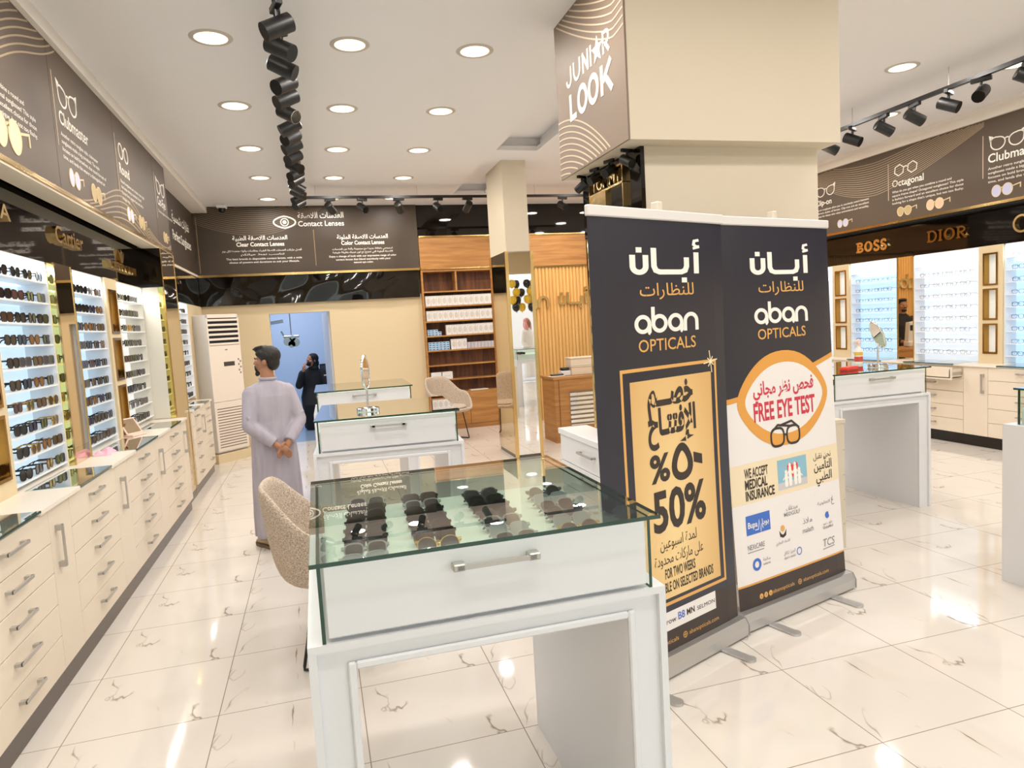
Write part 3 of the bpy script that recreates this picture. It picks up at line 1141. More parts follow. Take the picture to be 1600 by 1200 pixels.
t = thing('sign_band', 'black glossy band with gold brand letters over the left sunglasses niches', 'sign band', (-1.6, 5, 2.25))
part('gloss_sheet', MB().box(-1.64, 1.0, 2.25, -1.6, 7.53, 2.95), M_BLACK, t)
fm = wall_map('x', -1.6, 1)
for s, u, v, h, w_, b in (('Cartier', 5.46, 2.40, .11, .56, .012), ('ROBERTO CAVALLI', 6.83, 2.345, .062, .86, .014), ('PRADA', 4.18, 2.42, .085, .62, .012)):
    mb = MB()
    gold_word(mb, s, u, v, h, fm, w_, b)
    if s[0] == 'R':   # small crest above the word
        mb.prism([(u - .10, 2.53), (u - .05, 2.50), (u, 2.54), (u + .05, 2.50), (u + .10, 2.53), (u + .05, 2.44), (u + .015, 2.42), (u - .015, 2.42), (u - .05, 2.44)], fm, 0, .02)
    part('gold_letters', mb, M_GOLD, t)
t = thing('sign_band', 'black glossy band over the far niche beside the air conditioner', 'sign band', (-1.6, 9.2, 2.2))
part('gloss_sheet', MB().box(-1.64, 8.2, 2.2, -1.6, 11.1, 2.62), M_BLACK, t)
mb = MB()
gold_word(mb, 'DIOR', 9.25, 2.42, .075, fm, .34, .01)
part('gold_letters', mb, M_GOLDD, t)

t = thing('sign_band', 'black glossy band with large gold letters over the right eyeglass niches', 'sign band', (7.3, 5.5, 2.24))
part('gloss_sheet', MB().box(7.3, 1.0, 2.24, 7.34, 10.4, 2.635), M_BLACK, t)
fb = wall_map('x', 7.3, -1)
for s, u, v, h, w_, m_ in (('BOSS', -7.68, 2.372, .135, .53, M_GOLD), ('DIOR', -6.54, 2.372, .135, .55, M_GOLDD)):
    mb = MB()
    serif_word(mb, s, u, v, h, fb, w_, .036 if s == 'BOSS' else .027)
    part('gold_letters', mb, m_, t)
mb = MB()
mb.stroke(circle_pts(-5.63, 2.43, .085, 40, 320, 24), .022, fb, 0, .03)
mb.stroke(circle_pts(-5.53, 2.43, .085, -140, 140, 24), .022, fb, 0, .03)
part('gold_letters', mb, M_GOLD, t)

# ---- printed board on the pillar head
t = thing('pillar_sign', 'taupe printed board reading JUNIOR LOOK on the side of the pillar head', 'sign board', (bx0, 4.0, 2.65))
part('board', MB().box(bx0 - .012, by0 - .005, 2.648, bx0, by1, CEIL), M_BROWN2, t)
fj = wall_map('x', bx0 - .012, -1)
ink, wv = MB(), MB()
W1_, W2_ = .021, .036
zb, zc_ = 3.19, 3.312
ink.stroke([(-4.345, zb + .045)] + circle_pts(-4.305, zb + .045, .038, 190, 350, 10) + [(-4.267, zb + .05), (-4.267, zc_)], W1_, fj, 0, .003)
ink.stroke([(-4.215, zc_), (-4.215, zb + .055)] + circle_pts(-4.165, zb + .055, .048, 185, 355, 12) + [(-4.115, zb + .055), (-4.115, zc_)], W1_, fj, 0, .003)
ink.stroke([(-4.062, zb), (-4.062, zc_)], W1_, fj, 0, .003)
ink.stroke([(-4.068, zc_ - .004), (-3.980, zb + .004)], W1_ * 1.15, fj, 0, .0031)
ink.stroke([(-3.986, zb), (-3.986, zc_)], W1_, fj, 0, .003)
ink.stroke([(-3.940, zb), (-3.940, zc_)], W1_, fj, 0, .003)
ink.stroke([(-3.755, zb), (-3.755, zc_ - .008), (-3.715, zc_ - .008)] + circle_pts(-3.712, zc_ - .040, .031, 85, -85, 10) + [(-3.72, zc_ - .072), (-3.755, zc_ - .072)], W1_, fj, 0, .003)
ink.stroke([(-3.725, zc_ - .070), (-3.678, zb)], W1_ * 1.1, fj, 0, .0031)
zb, zc_ = 2.972, 3.140
ink.stroke([(-4.295, zc_), (-4.295, zb + W2_ / 2), (-4.20, zb + W2_ / 2)], W2_, fj, 0, .003)
for cx_ in (-4.095, -3.922):
    ink.stroke(circle_pts(cx_, (zb + zc_) / 2, .064, 0, 360, 28, .072)[:-1], W2_, fj, 0, .003, closed=True)
ink.stroke([(-3.795, zb), (-3.795, zc_)], W2_, fj, 0, .003)
ink.stroke([(-3.662, zc_), (-3.775, (zb + zc_) / 2 - .01)], W2_, fj, 0, .0031)
ink.stroke([(-3.745, (zb + zc_) / 2 + .012), (-3.655, zb)], W2_ * 1.05, fj, 0, .0032)
star = []
for k in range(10):
    a = math.radians(90 + 36 * k)
    r = .082 if k % 2 == 0 else .036
    star.append((-3.842 + r * math.cos(a), 3.248 + r * math.sin(a)))
ink.prism(star, fj, 0, .003)
for k in range(9):
    waves(wv, fj, -4.54, -3.49, lambda u, k=k: 3.235 + .043 * k + (.43 - .012 * k) * max(0, (-3.62 - u) / .92) ** 1.25 + .35 * max(0, u + 3.62) ** 1.5, 1, .03, .009, (2.66, 3.645))
for k in range(11):
    waves(wv, fj, -4.54, -3.49, lambda u, k=k: 3.02 - .038 * k - .44 * ((u + 4.54) / .92) ** 1.9, 1, .03, .009, (2.655, 3.3))
part('lettering', ink, M_INK, t)
part('wave_lines', wv, M_LINE2, t)

# ---- black panel with the framed gold sign under the pillar head
t = thing('sign_band', 'black glossy panel with framed gold letters under the pillar head', 'sign band', (px0, 4.06, 2.24))
part('gloss_sheet', MB().box(px0 - .015, py0 - .005, 2.24, px0 + .01, py1, 2.655), M_BLACK, t)
ft = wall_map('x', px0 - .015, -1)
mb = MB()
for v0, v1 in ((2.495, 2.60), (2.26, 2.345)):
    mb.stroke([(-4.33, v0), (-3.82, v0), (-3.82, v1), (-4.33, v1)], .012, ft, 0, .025, closed=True)
part('gold_frame', mb, M_GOLD, t)
mb = MB()
text(mb, 'TOMMY', -4.075, 2.512, .07, ft, width=.44, bold=.012, d=0, raise_=.02)
part('gold_letters', mb, M_GOLD, t)
mb = MB()
text(mb, 'HILFIGER', -4.075, 2.272, .06, ft, width=.44, bold=.012, d=0, raise_=.02)
part('gold_letters', mb, M_GOLD, t)
mb = MB()
mb.box(px0 - .035, 4.08, 2.35, px0 - .015, 4.33, 2.49)
mb.stroke([(-4.33, 2.345), (-4.33, 2.495)], .012, ft, 0, .025)
mb.stroke([(-3.82, 2.345), (-3.82, 2.495)], .012, ft, 0, .025)
part('gold_emblem', mb, M_GOLD, t)
SP_SMALL = make_spot(M_BULB)
for i, (y, a) in enumerate(((3.70, -75), (3.95, 200), (4.18, 195), (4.40, 120))):
    o = place(SP_SMALL, i == 0, (1.80, y, 2.652), (0, 0, math.radians(a)), 'small black spotlight under the pillar head, %s from the camera' % ordn[i], 'spotlights under the pillar head')
    o.scale = (.55, .55, .55)


# ================================================================== lit display niches
def niche(lab, s, xf, xb, y0, y1, ztop, shelves, sw, lit, side, zbot=.945, grp='lit eyewear niches', light=5.0, st=.010):
    """s=+1: opens towards +X.  shelves: front-edge heights, sw: shelf depth"""
    t = thing('display_niche', lab, 'display niche', (xf, (y0 + y1) / 2, zbot), 0, grp)
    X = lambda d: xf - s * d
    D = abs(xf - xb)
    part('back_panel', MB().box(X(D), y0, zbot, X(D + .02), y1, ztop), lit, t, label='backlit white acrylic back panel')
    for ya, yb in ((y0, y0 + .012), (y1 - .012, y1)):
        part('side_panel', MB().box(X(.0), ya, zbot, X(D), yb, ztop), side, t)
    part('top_panel', MB().box(X(-.0), y0, ztop - .012, X(D), y1, ztop), side, t)
    part('light_strip', MB().box(X(.03), y0 + .05, ztop - .018, X(.05), y1 - .05, ztop - .012), M_LED, t, label='glowing strip light')
    for z in shelves:
        part('shelf', MB().box(X(.004), y0 + .012, z - st, X(sw), y1 - .012, z), M_SHELF, t)
    d = bpy.data.lights.new('niche_lamp', 'AREA')
    d.shape = 'RECTANGLE'
    d.size, d.size_y = .06, (y1 - y0) * .85
    d.energy = light
    d.color = (.86, .95, 1.0) if lit is not M_LITW else (1, .97, .92)
    o = bpy.data.objects.new('niche_lamp', d)
    COL.objects.link(o)
    o.location = (X(.04), (y0 + y1) / 2, ztop - .03)
    return t


S1 = [2.123, 1.993, 1.863, 1.735, 1.607, 1.481, 1.356, 1.230, 1.104, .978]
S2 = [2.095, 1.957, 1.823, 1.688, 1.549, 1.409, 1.275, 1.134, .995]
S4 = [2.07, 1.93, 1.80, 1.665, 1.53, 1.395, 1.26, 1.12, .985]
niche('lit sunglasses niche nearest the camera on the left wall, bluish back panel', 1, -1.6, -1.765, 4.215, 5.03, 2.25, S1, .15, M_LIT, M_NICHE)
niche('lit sunglasses niche between the near mirror pillar and the gold-box pillar', 1, -1.6, -1.765, 5.36, 6.21, 2.25, S2, .15, M_LIT, M_NICHE)
niche('cream-sided sunglasses niche just before the tall mirror pillar', 1, -1.6, -1.765, 6.55, 7.53, 2.25, S2, .13, M_LITW, M_NICHEW)
niche('narrow lit sunglasses niche beside the air conditioner, far end of left wall', 1, -1.6, -1.765, 8.2, 9.99, 2.2, S4, .13, M_LITW, M_NICHE)
t = niche('lit sunglasses niche on the left face of the big pillar', -1, 1.862, 2.01, 3.66, 4.49, 2.24, [2.105, 1.975, 1.842, 1.71, 1.585, 1.455, 1.30, 1.166, 1.025], .135, M_LITW, M_NICHE, .926, light=3)
part('gold_edge', MB().box(1.855, 4.488, .926, 1.99, 4.515, 2.24), M_BRASS, t)
SR = [2.09, 1.955, 1.822, 1.687, 1.552, 1.418, 1.285, 1.147, 1.013]
XRB = 7.46
niche('bluish lit eyeglass niche between gold-box pillar and brown mirror strip, right wall', -1, 7.3, XRB, 7.285, 8.10, 2.24, SR, .13, M_LITB, M_NICHE, .925, st=.006, light=3.2)
niche('wide lit eyeglass niche right of the mirror strip, right wall', -1, 7.3, XRB, 6.13, 7.03, 2.24, SR, .13, M_LITC, M_NICHE, .925, st=.006, light=3.2)
niche('lit eyeglass niche cut by the right edge of the frame', -1, 7.3, XRB, 4.95, 5.84, 2.24, SR, .13, M_LITB, M_NICHE, .925, st=.006, light=3.2)
niche('lit eyeglass niche farthest down the right wall, just past the white banner', -1, 7.3, XRB, 8.43, 9.3, 2.24, SR, .13, M_LITC, M_NICHE, .925, st=.006, light=3.2)
solo('niche_backing', MB().box(-1.8, 1.0, .945, -1.79, 9.99, 2.25), M_NICHE, kind='structure')


M_LITBOX = mat('lit_box_back', (232, 234, 228), .5, emit=(226, 232, 226), estr=.28)


def box_pillar(lab, s, xf, y0, y1, zb, zt, boxes, depth=.085, seen=True):
    """cream pillar with three gold-framed open boxes"""
    t = thing('display_pillar', lab, 'display pillar', (xf, (y0 + y1) / 2, zb), 0, 'pillars with gold boxes')
    X = lambda d: xf - s * d
    m = .058
    mb = MB().box(X(0), y0, zb, X(depth), y0 + m, zt).box(X(0), y1 - m, zb, X(depth), y1, zt)
    zs = [zb] + [z for b in sorted(boxes) for z in b] + [zt]
    for i in range(0, len(zs), 2):
        mb.box(X(0), y0 + m, zs[i], X(depth), y1 - m, zs[i + 1])
    part('body', mb, M_WALL, t)
    for b0, b1 in boxes:
        f = MB()
        a0, a1 = y0 + m, y1 - m
        w = .019
        for q in ((a0, b0, a1, b0 + w), (a0, b1 - w, a1, b1), (a0, b0 + w, a0 + w, b1 - w), (a1 - w, b0 + w, a1, b1 - w)):
            f.box(X(-.008), q[0], q[1], X(depth - .02), q[2], q[3])
        o = part('display_box', f, M_GOLDD, t, label='bronze-gold lined open box')
        part('back_panel', MB().box(X(depth - .02), a0, b0, X(depth - .012), a1, b1), M_LITBOX, o)
    return t


BX = [(1.80, 2.16), (1.415, 1.765), (1.035, 1.375)]
box_pillar('cream pillar with gold-lined boxes at the left frame edge', 1, -1.595, 3.85, 4.215, .945, 2.25, BX)
box_pillar('cream pillar with gold-lined boxes between two left-wall niches', 1, -1.58, 6.21, 6.55, .945, 2.25, BX)
box_pillar('cream pillar with three gold boxes right of the banners', -1, 7.28, 8.10, 8.43, .925, 2.24, BX)
box_pillar('cream pillar with three gold boxes between right-wall niches', -1, 7.28, 5.84, 6.13, .925, 2.24, BX)

# mirror-clad pillars
t = thing('mirror_pillar', 'bronze mirror pillar standing on the left counter between two niches', 'mirror pillar', (-1.66, 5.195, .945))
part('core', MB().box(-1.76, 5.035, .945, -1.565, 5.36, 2.25), M_PILL, t)
part('mirror', MB().box(-1.565, 5.04, .947, -1.56, 5.355, 2.25), M_MIR, t)
part('side_mirror', MB().box(-1.76, 5.03, .947, -1.562, 5.035, 2.25), M_GMIR, t, label='gold-tinted side mirror')
part('gold_edge', MB().box(-1.566, 5.028, .945, -1.556, 5.042, 2.25).box(-1.566, 5.352, .945, -1.556, 5.364, 2.25), M_BRASS, t)
t = thing('mirror_pillar', 'tall bronze mirror pillar reaching the floor between the two left counters', 'mirror pillar', (-1.58, 7.86, 0))
part('core', MB().box(-1.76, 7.54, 0, -1.406, 8.2, 2.63), M_PILL, t)
part('mirror', MB().box(-1.406, 7.545, .08, -1.40, 8.195, 2.63), M_MIR, t)
part('side_mirror', MB().box(-1.455, 7.532, .95, -1.404, 7.54, 2.25), M_GMIR, t, label='gold-tinted side mirror')
part('side_board', MB().box(-1.76, 7.532, .95, -1.455, 7.54, 2.25), M_NICHEW, t, label='warm white side board')
part('upper_gloss', MB().box(-1.6, 7.530, 2.25, -1.404, 7.54, 2.63), M_BLACK, t, label='black glossy upper side')
part('gold_edge', MB().box(-1.408, 7.53, .95, -1.396, 7.544, 2.63).box(-1.408, 8.192, .0, -1.396, 8.204, 2.63), M_BRASS, t)
part('kickplate', MB().box(-1.42, 7.54, 0, -1.398, 8.2, .08), M_TOE, t)
t = thing('mirror_pillar', 'bronze mirror strip between two eyeglass niches on the right wall', 'mirror pillar', (7.37, 7.16, .925))
part('core', MB().box(7.305, 7.032, .925, 7.6, 7.283, 2.24), M_PILL, t)
part('mirror', MB().box(7.298, 7.035, .927, 7.305, 7.28, 2.24), M_MIR, t)
part('gold_edge', MB().box(7.29, 7.028, .925, 7.306, 7.040, 2.24).box(7.29, 7.276, .925, 7.306, 7.288, 2.24), M_BRASS, t)


# ================================================================== drawer cabinets and counters
def bow_handle(mb, s, x, c, L, vert=False):
    """flat bar on two feet: c=(y,z) middle, L length"""
    X = lambda d: x + s * d
    y, z = c
    h = L / 2
    if not vert:
        mb.box(X(.026), y - h, z - .007, X(.034), y + h, z + .007)
        for k in (-1, 1):
            mb.box(X(0), y + k * (h - .012) - .012, z - .007, X(.03), y + k * (h - .012) + .012, z + .007)
    else:
        mb.box(X(.026), y - .009, z - h, X(.034), y + .009, z + h)
        for k in (-1, 1):
            mb.box(X(0), y - .013, z + k * (h - .014) - .014, X(.032), y + .013, z + k * (h - .014) + .014)
    return mb


def drawer_unit(lab, s, xf, xb, y0, y1, zs, handle=.22, zt=.925, grp='drawer cabinets', opened=None, hy=None):
    t = thing('drawer_cabinet', lab, 'cabinet', (xf, (y0 + y1) / 2, 0), 0, grp)
    X = lambda d: xf - s * d
    part('body', MB().box(X(.02), y0 + .001, zs[0], xb, y1 - .001, zt), M_SEAM if False else M_LAM, t)
    for i in range(len(zs) - 1):
        dd = opened[1] if opened and opened[0] == i else 0
        mb = MB().bbox(X(-dd), y0 + .002, zs[i] + .002, X(.018 - dd), y1 - .002, zs[i + 1] - .002, .0015)
        if dd:
            mb.box(X(.0), y0 + .02, zs[i] + .02, X(-dd), y0 + .032, zs[i + 1] - .03)
            mb.box(X(.0), y1 - .032, zs[i] + .02, X(-dd), y1 - .02, zs[i + 1] - .03)
            mb.box(X(.0), y0 + .02, zs[i] + .02, X(-dd), y1 - .02, zs[i] + .03)
        o = part('drawer', mb, M_LAM, t)
        zc = zs[i] + (zs[i + 1] - zs[i]) * .62
        part('handle', bow_handle(MB(), s, X(-dd), ((y0 + y1) / 2 + (hy or 0), zc), handle), M_STEEL, o, label='brushed steel bow handle')
        if dd:
            part('drawer_slide', MB().box(X(0), y0 + .012, zs[i] + .05, X(-dd + .02), y0 + .02, zs[i] + .085), M_STEEL, o)
    return t


def door_unit(lab, s, xf, xb, y0, y1, z0, hy, zt=.925, grp='narrow door cabinets'):
    t = thing('door_cabinet', lab, 'cabinet', (xf, (y0 + y1) / 2, 0), 0, grp)
    X = lambda d: xf - s * d
    part('body', MB().box(X(.02), y0 + .001, z0, xb, y1 - .001, zt), M_LAM, t)
    o = part('door', MB().bbox(X(0), y0 + .002, z0 + .002, X(.018), y1 - .002, zt - .004, .0015), M_LAM, t)
    part('handle', bow_handle(MB(), s, X(0), (hy, .72), .215, True), M_STEEL, o, label='long upright steel bow handle')
    return t


ZD = [.113, .287, .447, .607, .757, .923]
XL = -1.325
for y0, y1, lab in ((1.75, 2.64, None), (2.94, 3.80, 'cream five-drawer cabinet at the lower left frame edge'), (4.10, 4.955, 'cream five-drawer cabinet second along the left wall, below the near niche'),
                    (5.265, 6.13, 'cream five-drawer cabinet third along the left wall, past the near mirror pillar'), (6.43, 7.25, 'cream five-drawer cabinet last before the tall mirror pillar')):
    if lab:
        drawer_unit(lab, 1, XL, -1.78, y0, y1, ZD)
for y0, y1, hy, lab in ((3.80, 4.10, 3.88, 'narrow cream door cabinet between the two nearest drawer cabinets on the left'), (4.955, 5.265, 5.075, 'narrow cream door cabinet below the near mirror pillar'),
                        (6.13, 6.43, 6.25, 'narrow cream door cabinet below the gold-box pillar'), (7.25, 7.53, 7.36, 'narrow cream door cabinet touching the tall mirror pillar')):
    door_unit(lab, 1, XL, -1.78, y0, y1, .113, hy)
XL2 = -1.375
drawer_unit('cream drawer cabinet just past the tall mirror pillar', 1, XL2, -1.78, 8.2, 8.72, ZD, .16)
door_unit('narrow cream door cabinet in the far left counter', 1, XL2, -1.78, 8.72, 8.95, .113, 8.84)
drawer_unit('cream drawer cabinet at the far end of the left wall beside the air conditioner', 1, XL2, -1.78, 8.95, 9.6, ZD, .16)


def counter(lab, s, xf, xb, y0, y1, zt, wells, m=M_TOP):
    """worktop with glass-covered shallow wells: list of (y0, y1)"""
    t = thing('counter_top', lab, 'counter', (xf, (y0 + y1) / 2, zt - .02), 0, 'counters along the walls')
    X = lambda d: xf - s * d
    mb = MB()
    xw = .265
    ys = [y0] + [y for w in wells for y in w] + [y1]
    for i in range(0, len(ys), 2):
        mb.box(X(0), ys[i], zt - .02, X(xw), ys[i + 1], zt)
    mb.box(X(xw), y0, zt - .02, xb, y1, zt)
    part('worktop', mb, m, t)
    for a, b in wells:
        q = MB()
        q.box(X(.018), a, zt - .0195, X(xw), b, zt - .012)
        o = part('display_well', q, mat('well_lining', (196, 200, 200), .5), t)
        g = MB()
        g.box(X(.003), a + .001, zt - .006, X(xw), b - .001, zt + .003)
        e = MB().box(X(-.002), a, zt - .007, X(.002), b, zt + .003)
        part('glass_cover', g, glass_mat('well_glass', (.86, .93, .92), 2.2), t, label='flush clear glass cover')
        part('glass_rim', e, M_GEDGE, t)
    return t


counter('long cream worktop with flush glass covers along the left wall', 1, -1.31, -1.78, 2.6, 7.53, .945, [(2.75, 3.68), (4.25, 4.86), (5.48, 6.20), (6.72, 7.22)])
counter('short cream worktop past the tall mirror pillar on the left', 1, -1.36, -1.78, 8.2, 9.62, .945, [(8.3, 8.7), (9.0, 9.4)])
ZR = [.128, .287, .447, .607, .757, .903]
XC = 7.06
drawer_unit('cream drawer cabinet with its top drawer pulled open, right wall', -1, XC, 7.6, 6.13, 7.0, ZR, .2, .905, opened=(4, .17), hy=.02)
door_unit('narrow cream door cabinet beside the open drawer, right wall', -1, XC, 7.6, 5.83, 6.13, .128, 5.885, .905)
drawer_unit('cream drawer cabinet behind the glass kiosk at the right frame edge', -1, XC, 7.6, 4.97, 5.83, ZR, .2, .905)
door_unit('narrow cream door cabinet behind the right table, right wall', -1, XC, 7.6, 7.0, 7.3, .128, 7.06, .905)
drawer_unit('cream drawer cabinet farthest along the right wall behind the right table', -1, XC, 7.6, 7.3, 8.2, ZR, .2, .905)
counter('cream worktop with flush glass covers along the right wall', -1, 7.04, 7.6, 4.4, 9.6, .925, [(4.9, 5.72), (6.24, 6.95), (7.3, 7.9)])

# white drawer cabinet wrapped around the pillar
t = thing('drawer_cabinet', 'white drawer cabinet with thick top at the left foot of the big pillar', 'cabinet', (1.64, 4.1, 0))
part('body', MB().box(1.66, 3.66, 0, 1.845, 4.65, .885), M_WHITE, t)
part('worktop', MB().bbox(1.63, 3.64, .885, 1.85, 4.66, .925, .002), M_WHITE, t)
for z0, z1 in ((.70, .88), (.53, .695), (.36, .525), (.10, .355)):
    for ya, yb in ((3.665, 4.645),):
        o = part('drawer', MB().bbox(1.64, ya, z0, 1.659, yb, z1, .0015), M_WHITE, t)
        part('handle', bow_handle(MB(), -1, 1.64, (4.13, z0 + (z1 - z0) * .62), .26), M_STEEL, o, label='brushed steel bow handle')
t = thing('drawer_cabinet', 'plain white cabinet end showing at the right foot of the big pillar', 'cabinet', (3.2, 4.2, 0))
part('body', MB().box(3.05, 3.80, 0, 3.34, 4.65, .90), M_PILL, t)
part('worktop', MB().bbox(3.05, 3.795, .90, 3.365, 4.66, .925, .002), M_PILL, t)
for z0, z1 in ((.72, .895), (.55, .715), (.38, .545), (.21, .375), (.04, .205)):
    o = part('drawer', MB().bbox(3.34, 3.802, z0, 3.36, 4.645, z1, .0015), M_PILL, t)
    part('handle', bow_handle(MB(), 1, 3.36, (4.2, z0 + .1), .2), M_STEEL, o)


# ================================================================== eyewear
def lens_outline(kind, n=20):
    P = []
    for i in range(n):
        a = 2 * PI * i / n
        c, s_ = math.cos(a), math.sin(a)
        if kind == 'round':
            P.append((.0245 * c, .0250 * s_))
        elif kind == 'aviator':
            r = 1 - .16 * max(0, -c) * max(0, -s_)
            P.append((.0275 * c * r + .002 * s_, .0265 * s_ * r - .003))
        elif kind == 'cateye':
            P.append((.0265 * math.copysign(abs(c) ** .85, c), .022 * math.copysign(abs(s_) ** .8, s_) + .007 * max(0, c) * max(0, s_)))
        elif kind == 'square':
            P.append((.0265 * math.copysign(abs(c) ** .58, c), .0225 * math.copysign(abs(s_) ** .58, s_)))
        else:   # wayfarer
            k = .0255 + .0025 * s_
            P.append((k * math.copysign(abs(c) ** .72, c), .0225 * math.copysign(abs(s_) ** .72, s_)))
    return P


SCL = 1.07


def make_sunglasses(kind, frame, lens, rim=.0045, folded=False):
    """width along X, looking towards -Y, lower rim near z=0; folded: arms crossed behind the lenses"""
    t = thing('sunglasses', 'x', 'sunglasses')
    k = SCL
    cz = .028 * k
    f = MB()
    fm_ = lambda u, v, d: (u * k, -d * k, v * k + cz)
    halves = []
    for sg in (-1, 1):
        P = [(sg * x + sg * .0335, y) for x, y in lens_outline(kind)]
        if sg < 0:
            P = P[::-1]
        cx = sg * .0335
        O = [(cx + (x - cx) * (1 + rim / .028), y * (1 + rim / .0245)) for x, y in P]
        f.ring_prism(O, P, fm_, 0, .005)
        halves.append(P)
        f.box(sg * .058 * k, -.004 * k, cz + .008 * k, sg * .070 * k, .003 * k, cz + .017 * k)
    f.tube([(-.008 * k, -.003 * k, cz + .006 * k), (0, -.004 * k, cz + .011 * k), (.008 * k, -.003 * k, cz + .006 * k)], .0028 * k, 6)
    f.tube([(-.006 * k, .0, cz + .0 * k), (-.008 * k, .006 * k, cz - .004 * k)], .003 * k, 5)
    f.tube([(.006 * k, .0, cz + .0 * k), (.008 * k, .006 * k, cz - .004 * k)], .003 * k, 5)
    part('frame', f, frame, t, True)
    for P in halves:
        part('lens', MB().prism(P, fm_, .0015, .0035), lens, t, True)
    for sg in (-1, 1):
        hx, hz = sg * .068 * k, cz + .0125 * k
        if folded:
            q = .012 * k if sg < 0 else .019 * k
            pts = [(hx, .003 * k, hz), (hx - sg * .006 * k, q, hz), (-sg * .035 * k, q + .002, hz - .002), (-sg * .062 * k, q + .004, hz - .016 * k)]
        else:
            pts = [(hx, .0, hz), (hx, .02 * k, hz), (hx - sg * .004 * k, .088 * k, hz), (hx - sg * .008 * k, .112 * k, hz - .012 * k), (hx - sg * .008 * k, .122 * k, hz - .026 * k)]
        part('temple', MB().tube(pts, [.0038 * k, .004 * k, .003 * k, .0034 * k, .003 * k][:len(pts)], 6, flat=.5), frame, t, True)
    return t


def lens_mat(name, rgb):
    return mat(name, rgb, .16, spec=.3)


FR = {'black': mat('black_acetate', (16, 15, 16), .18), 'dark brown': mat('brown_acetate', (62, 36, 24), .22), 'tortoise': mat('tortoise_acetate', (96, 58, 26), .22), 'gold': mat('gold_wire', (206, 166, 98), .2, .9),
      'grey': mat('grey_acetate', (96, 94, 98), .25), 'yellow': mat('yellow_acetate', (206, 160, 30), .25), 'clear': mat('smoke_acetate', (170, 172, 176), .2), 'blue': mat('navy_acetate', (38, 42, 78), .22)}
LN = {'black': lens_mat('black_lens', (28, 27, 30)), 'brown': lens_mat('brown_lens', (66, 46, 34)), 'violet': lens_mat('violet_lens', (50, 46, 64)), 'green': lens_mat('green_lens', (44, 52, 44)),
      'amber': lens_mat('amber_lens', (112, 80, 44)), 'grey': lens_mat('grey_lens', (66, 64, 70)), 'rose': lens_mat('rose_lens', (92, 66, 64)), 'silver': lens_mat('silver_lens', (150, 156, 162))}
KINDS_ = [('black', 'wayfarer', 'black', 'black', .006), ('black', 'round', 'black', 'violet', .004), ('tortoise', 'square', 'dark brown', 'brown', .005), ('gold-rimmed', 'aviator', 'gold', 'brown', .0022),
          ('black', 'cateye', 'black', 'black', .006), ('amber', 'round', 'tortoise', 'amber', .0035), ('grey', 'square', 'grey', 'grey', .005), ('green-lensed', 'aviator', 'gold', 'green', .0022),
          ('violet-lensed', 'square', 'black', 'violet', .0035), ('rose', 'cateye', 'dark brown', 'rose', .0045), ('yellow', 'square', 'yellow', 'amber', .006), ('blue', 'round', 'blue', 'violet', .004)]
SUN = [make_sunglasses(k[1], FR[k[2]], LN[k[3]], k[4]) for k in KINDS_]
sun_used = [False] * len(SUN)
WORD = {'wayfarer': 'chunky', 'cateye': 'cat-eye', 'aviator': 'aviator', 'round': 'round', 'square': 'square'}


def sun(i, loc, rot, where, grp):
    k = KINDS_[i]
    place(SUN[i], not sun_used[i], loc, rot, '%s %s sunglasses, %s' % (k[0], WORD[k[1]], where), grp)
    sun_used[i] = True


o9 = ['top', 'second', 'third', 'fourth', 'fifth', 'sixth', 'seventh', 'eighth', 'ninth', 'tenth']
rk = ['first', 'second', 'third', 'fourth', 'fifth', 'sixth', 'seventh']
R = random.Random(11)
# rows as seen in the photograph, from the far (right) end of each shelf
N1 = [[1, 0, 4, 0], [6, 1, 9, 4], [0, 1, 4, 2], [0, 5, 0, 4], [6, 2, 6, 0], [0, 5, 0, 4], [3, 2, 7, 9], [3, 0, 8, 4], [2, 5, 3, 0], [0, 5, 8, 4]]
N2 = [[2, 1, 4, 0, 1], [5, 11, 0, 4, 1], [2, 2, 5, 4, 9], [10, 0, 4, 6, 1], [8, 0, 2, 6, 1], [0, 4, 9, 6, 4], [0, 11, 5, 2, 5], [1, 0, 4, 8, 0], [6, 0, 8, 4, 1]]
N2[3][0] = 5


def rack(rows, xf, yfar, pitch, zs, where, grp, rz, dx, skip=0.0, jit=.012):
    for r, row in enumerate(rows):
        for c, i in enumerate(row):
            if R.random() < skip:
                continue
            y = yfar - .085 - c * pitch + R.uniform(-jit, jit)
            sun(i, (xf + dx, y, zs[r] + .001), (0, 0, rz + math.radians(R.uniform(-6, 6))),
                '%s from right, %s shelf, %s' % (rk[c], o9[r], where), grp)


rack(N1, -1.6, 5.03, .175, S1, 'niche nearest the camera', 'sunglasses in the nearest left niche', PI / 2, -.022)
rack(N2, -1.6, 6.21, .163, S2, 'niche right of the near mirror pillar', 'sunglasses in the second left niche', PI / 2, -.022)
N3 = [[R.choice([0, 0, 4, 1, 6, 2, 8]) for _ in range(5)] for _ in range(9)]
N3[2][2] = 10
N3[1][2] = 6
rack(N3, -1.6, 7.40, .165, S2, 'cream-sided left niche', 'sunglasses in the third left niche', PI / 2, -.018)
N4 = [[R.choice([0, 4, 1, 6]) for _ in range(3)] for _ in range(9)]
rack(N4, -1.6, 9.90, .18, S4, 'far left niche', 'sunglasses in the farthest left niche', PI / 2, -.018)
J = [2.105, 1.975, 1.842, 1.71, 1.585, 1.455, 1.30, 1.166, 1.025]
JK = [[2, 9], [6, 0], [0, 4], [6, 0], [0, 4], [0, 4], [4, 0], [4, 0], [4, 0]]
for r in range(9):
    for c in range(2):
        sun(JK[r][c], (1.886, 4.36 - c * .19, J[r] + .001), (0, 0, -PI / 2), '%s from the left on the %s shelf of the pillar niche' % (rk[c], o9[r]), 'sunglasses in the pillar niche')
